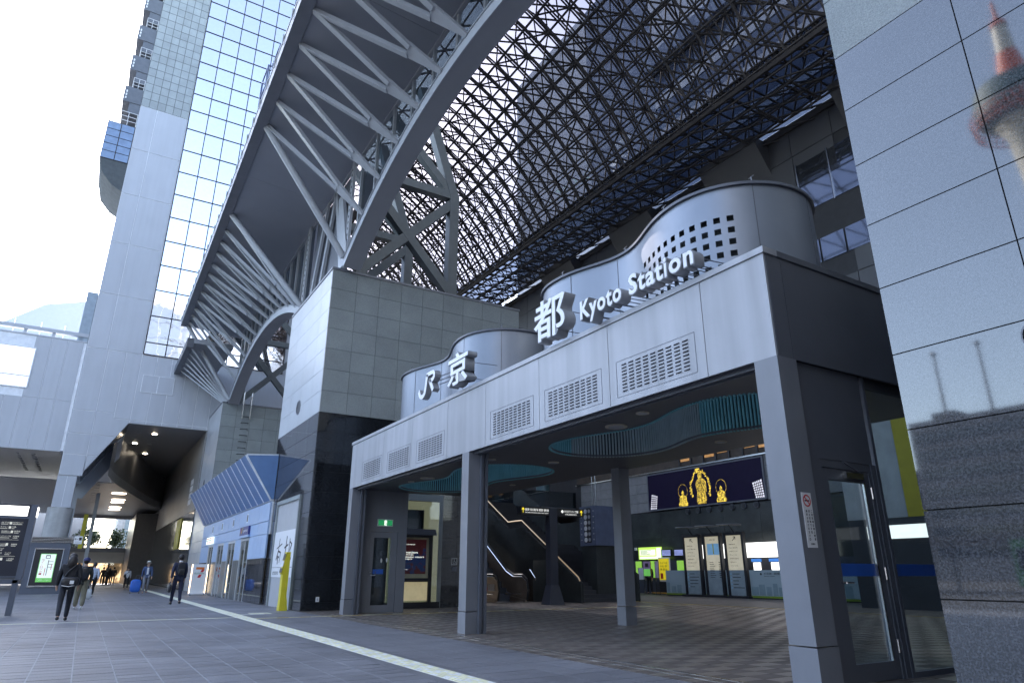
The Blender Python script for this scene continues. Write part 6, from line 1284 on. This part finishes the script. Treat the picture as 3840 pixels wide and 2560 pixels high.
p, W, J, s = person('person in a white top and black trousers far down the passage', (-57.9,2.8,0), 1.5, 0.1, c_white, c_blk, s_blk, .2, -1, long_hair=True); bag_thing('shoulder_bag', 'black shoulder bag of the person in the white top', 'bag', bag_mesh(W((.2,.1,1.05)), .08, .14, .12, 0), black_p, [('strap', MB().path([W((.18,.1,1.15)), W((0,.12,1.3)), W((-.12,.05,1.42))], .016, 5), black_p)])
person('person in a pale blue shirt half hidden behind the capped man', (-41.9,.5,0), 1.62, AW, c_pale, c_blk, s_wht, .3, 1)
for k, (x, y, h_, tp, lb, lh) in enumerate(((-78.5,1.2,1.55,c_pale,'person in a pale top leftmost of the far group',True),(-80.3,1.75,1.66,c_blk,'tall dark dressed person in the far group',False),(-82.2,2.35,1.6,c_jean,'person in dark denim in the far group',True),(-83.4,2.75,1.68,c_blk,'person in black rightmost of the far group',False),(-84.5,2.1,1.6,c_olive,'person in olive at the back of the far group',False),(-79.5,2.15,1.5,c_blk,'short person in black in front of the far group',True))):
    person(lb, (x,y,0), h_, AW+.3*(k % 3-1), tp, c_blk, s_blk, .1, 1 if k % 2 else -1, long_hair=lh, group='people far down the passage')
person('attendant in dark clothes beside the poster stands in the hall', (-31.6,28.9,0), 1.65, -1.2, c_blk, c_blk, s_blk, .04, 1)
# ------------------------------------------------------------------ the city across the square, mirrored in the granite
ivory = mat('tower_ivory', (.55,.52,.45), .5); tred = mat('tower_vermilion', (.5,.09,.04), .5); tglass = mat('tower_glass', (.07,.12,.13), .6)
OT = thing('observation_tower', 'slender white and vermilion observation tower rising across the square', 'tower', (-48,-158,0)); c_ = (-48,-158)
part('podium', MB().box(-75,-20,-185,-140,0,31), concrete, OT)
part('shaft', MB().lathe([(6.5,31),(5.0,45),(3.9,65),(3.6,85),(4.4,98),(6.2,101)], *c_, 28), ivory, OT, smooth=True)
part('deck_glass', MB().lathe([(6.2,101),(9.3,103.5),(9.6,107),(8.8,110.5),(6,111.5)], *c_, 32), tglass, OT, smooth=True)
dr_ = MB()
for k in range(40):
    a = 2*math.pi*k/40; b = 2*math.pi*(k+1)/40
    for r_, z in ((10.3,102.4),(10.6,104),(10.2,100.8)): dr_.bar((c_[0]+r_*math.cos(a),c_[1]+r_*math.sin(a),z),(c_[0]+r_*math.cos(b),c_[1]+r_*math.sin(b),z),.22,.22)
    dr_.bar((c_[0]+9.4*math.cos(a),c_[1]+9.4*math.sin(a),99.8),(c_[0]+10.6*math.cos(b),c_[1]+10.6*math.sin(b),104),.18,.18)
part('deck_cage', dr_, tred, OT)
part('roof_dome', MB().lathe([(6,111.5),(4.4,113),(3.2,114)], *c_, 28), ivory, OT, smooth=True); part('red_collar', MB().lathe([(3.2,114),(2.9,116),(2.3,119.5),(2.2,120.5)], *c_, 24), tred, OT, smooth=True)
part('upper_shaft', MB().lathe([(2.0,120.5),(1.6,128.5)], *c_, 20), ivory, OT); part('finial', MB().lathe([(1.9,128.5),(1.6,130),(.5,131),(.35,136),(0,137)], *c_, 16), tred, OT)
rg = random.Random(11); bm_ = [mat('city_wall_%d' % k, c, .7, var=.08, scale=.1) for k, c in enumerate(((.13,.135,.15),(.1,.11,.13),(.15,.15,.15),(.08,.09,.1)))]; bw = mat('city_window', (.03,.04,.055), .12)
x = -66; names = ['grey','slate','buff','charcoal']; k = 0
def block(x0, x1, h, mi, label):
    t = thing('street_building', label, 'building', ((x0+x1)/2,-121,0)); part('body', MB().box(x0,x1,-134,-115,0,h), bm_[mi], t); m = MB(); z = 4.0
    while z < h-1.5: m.box(x0+.8, x1-.8, -115, -114.9, z, z+1.5); z += 3.3
    part('window_bands', m, bw, t); part('roof_plant', MB().box(x0+2,x0+6,-125,-120,h,h+2.2), bm_[3], t); return t
for (x0, x1, h, mi, lb) in ((-66,-46,27.5,1,'slate office block across the square with two flag poles on its roof'),(-45.5,-22,29.5,0,'grey office block across the square beside the flag pole block'),(-21.5,5,25,2,'buff office block across the square opposite the granite pier'),(5.5,40,31,3,'charcoal office block at the east end of the square'),(-100,-66.5,19,2,'low buff block west of the flag pole block'),(-140,-101,24,0,'grey block further west across the square'),(-190,-141,22,1,'long slate block at the west end of the square'),(40.5,90,27,0,'grey block beyond the charcoal block')):
    block(x0, x1, h, mi, lb)
for x in (-59.5,-52.0):
    t = thing('roof_flag_pole', 'slim dark pole on the slate block roof, %s one' % ('western' if x < -55 else 'eastern'), 'pole', (x,-116,27.5)); part('pole', MB().tube((x,-116,27.5),(x,-116,39.5),.28,8,.2), steel_dk, t); part('finial', MB().ball((x,-116,39.6),.5), steel_dk, t)
t = thing('bus_shelter', 'long low bus stop roof across the forecourt', 'shelter', (-10,-40,0)); part('roof', MB().box(-45,25,-44,-37,3.2,3.5), steel_dk, t)
for x in range(-42, 26, 8): part('post', MB().tube((x,-40.5,0),(x,-40.5,3.2),.12,8), steel_md, t)
for k, (x, c, lb) in enumerate(((-30,(.5,.5,.48),'white city bus waiting at the long shelter'),(-14,(.1,.28,.16),'green city bus waiting at the long shelter'),(4,(.5,.46,.38),'cream city bus waiting at the long shelter'))):
    t = thing('city_bus', lb, 'bus', (x,-34,0)); bmx = mat('bus_paint_%d' % k, c, .35); part('body', MB().box(x-5,x+5,-35.2,-32.8,.45,3.0), bmx, t); part('window_band', MB().box(x-4.8,x+4.8,-32.8,-32.76,1.4,2.5), bw, t)
    for dx in (-3.2, 3.0): part('wheel', MB().tube((x+dx,-32.9,.48),(x+dx,-32.7,.48),.48,18), black_p, t)

# ------------------------------------------------------------------ east wing, mirrored in the tower glass, drawn near and forward to block sky light
EW = thing('east_wing', 'tall east wing of the station with a glass grid facing the hotel tower', 'building', (26, 8, 0))
part('body', MB().box(15.2, 40, -30, 46, 0, 46), mat('wing_panel', (.3,.31,.33), .5, var=.05), EW)
wg = mat('wing_glass', (.3,.33,.36), .08, metal=.6)
for i in range(12):
    for j in range(14): piece('window_pane', wg, 15.1, 15.2, -1+i*2.6+.06, 1.6+i*2.6-.06, 6+j*2.7+.06, 8.7+j*2.7-.06, EW)
bpy.data.scenes.remove(TMP)
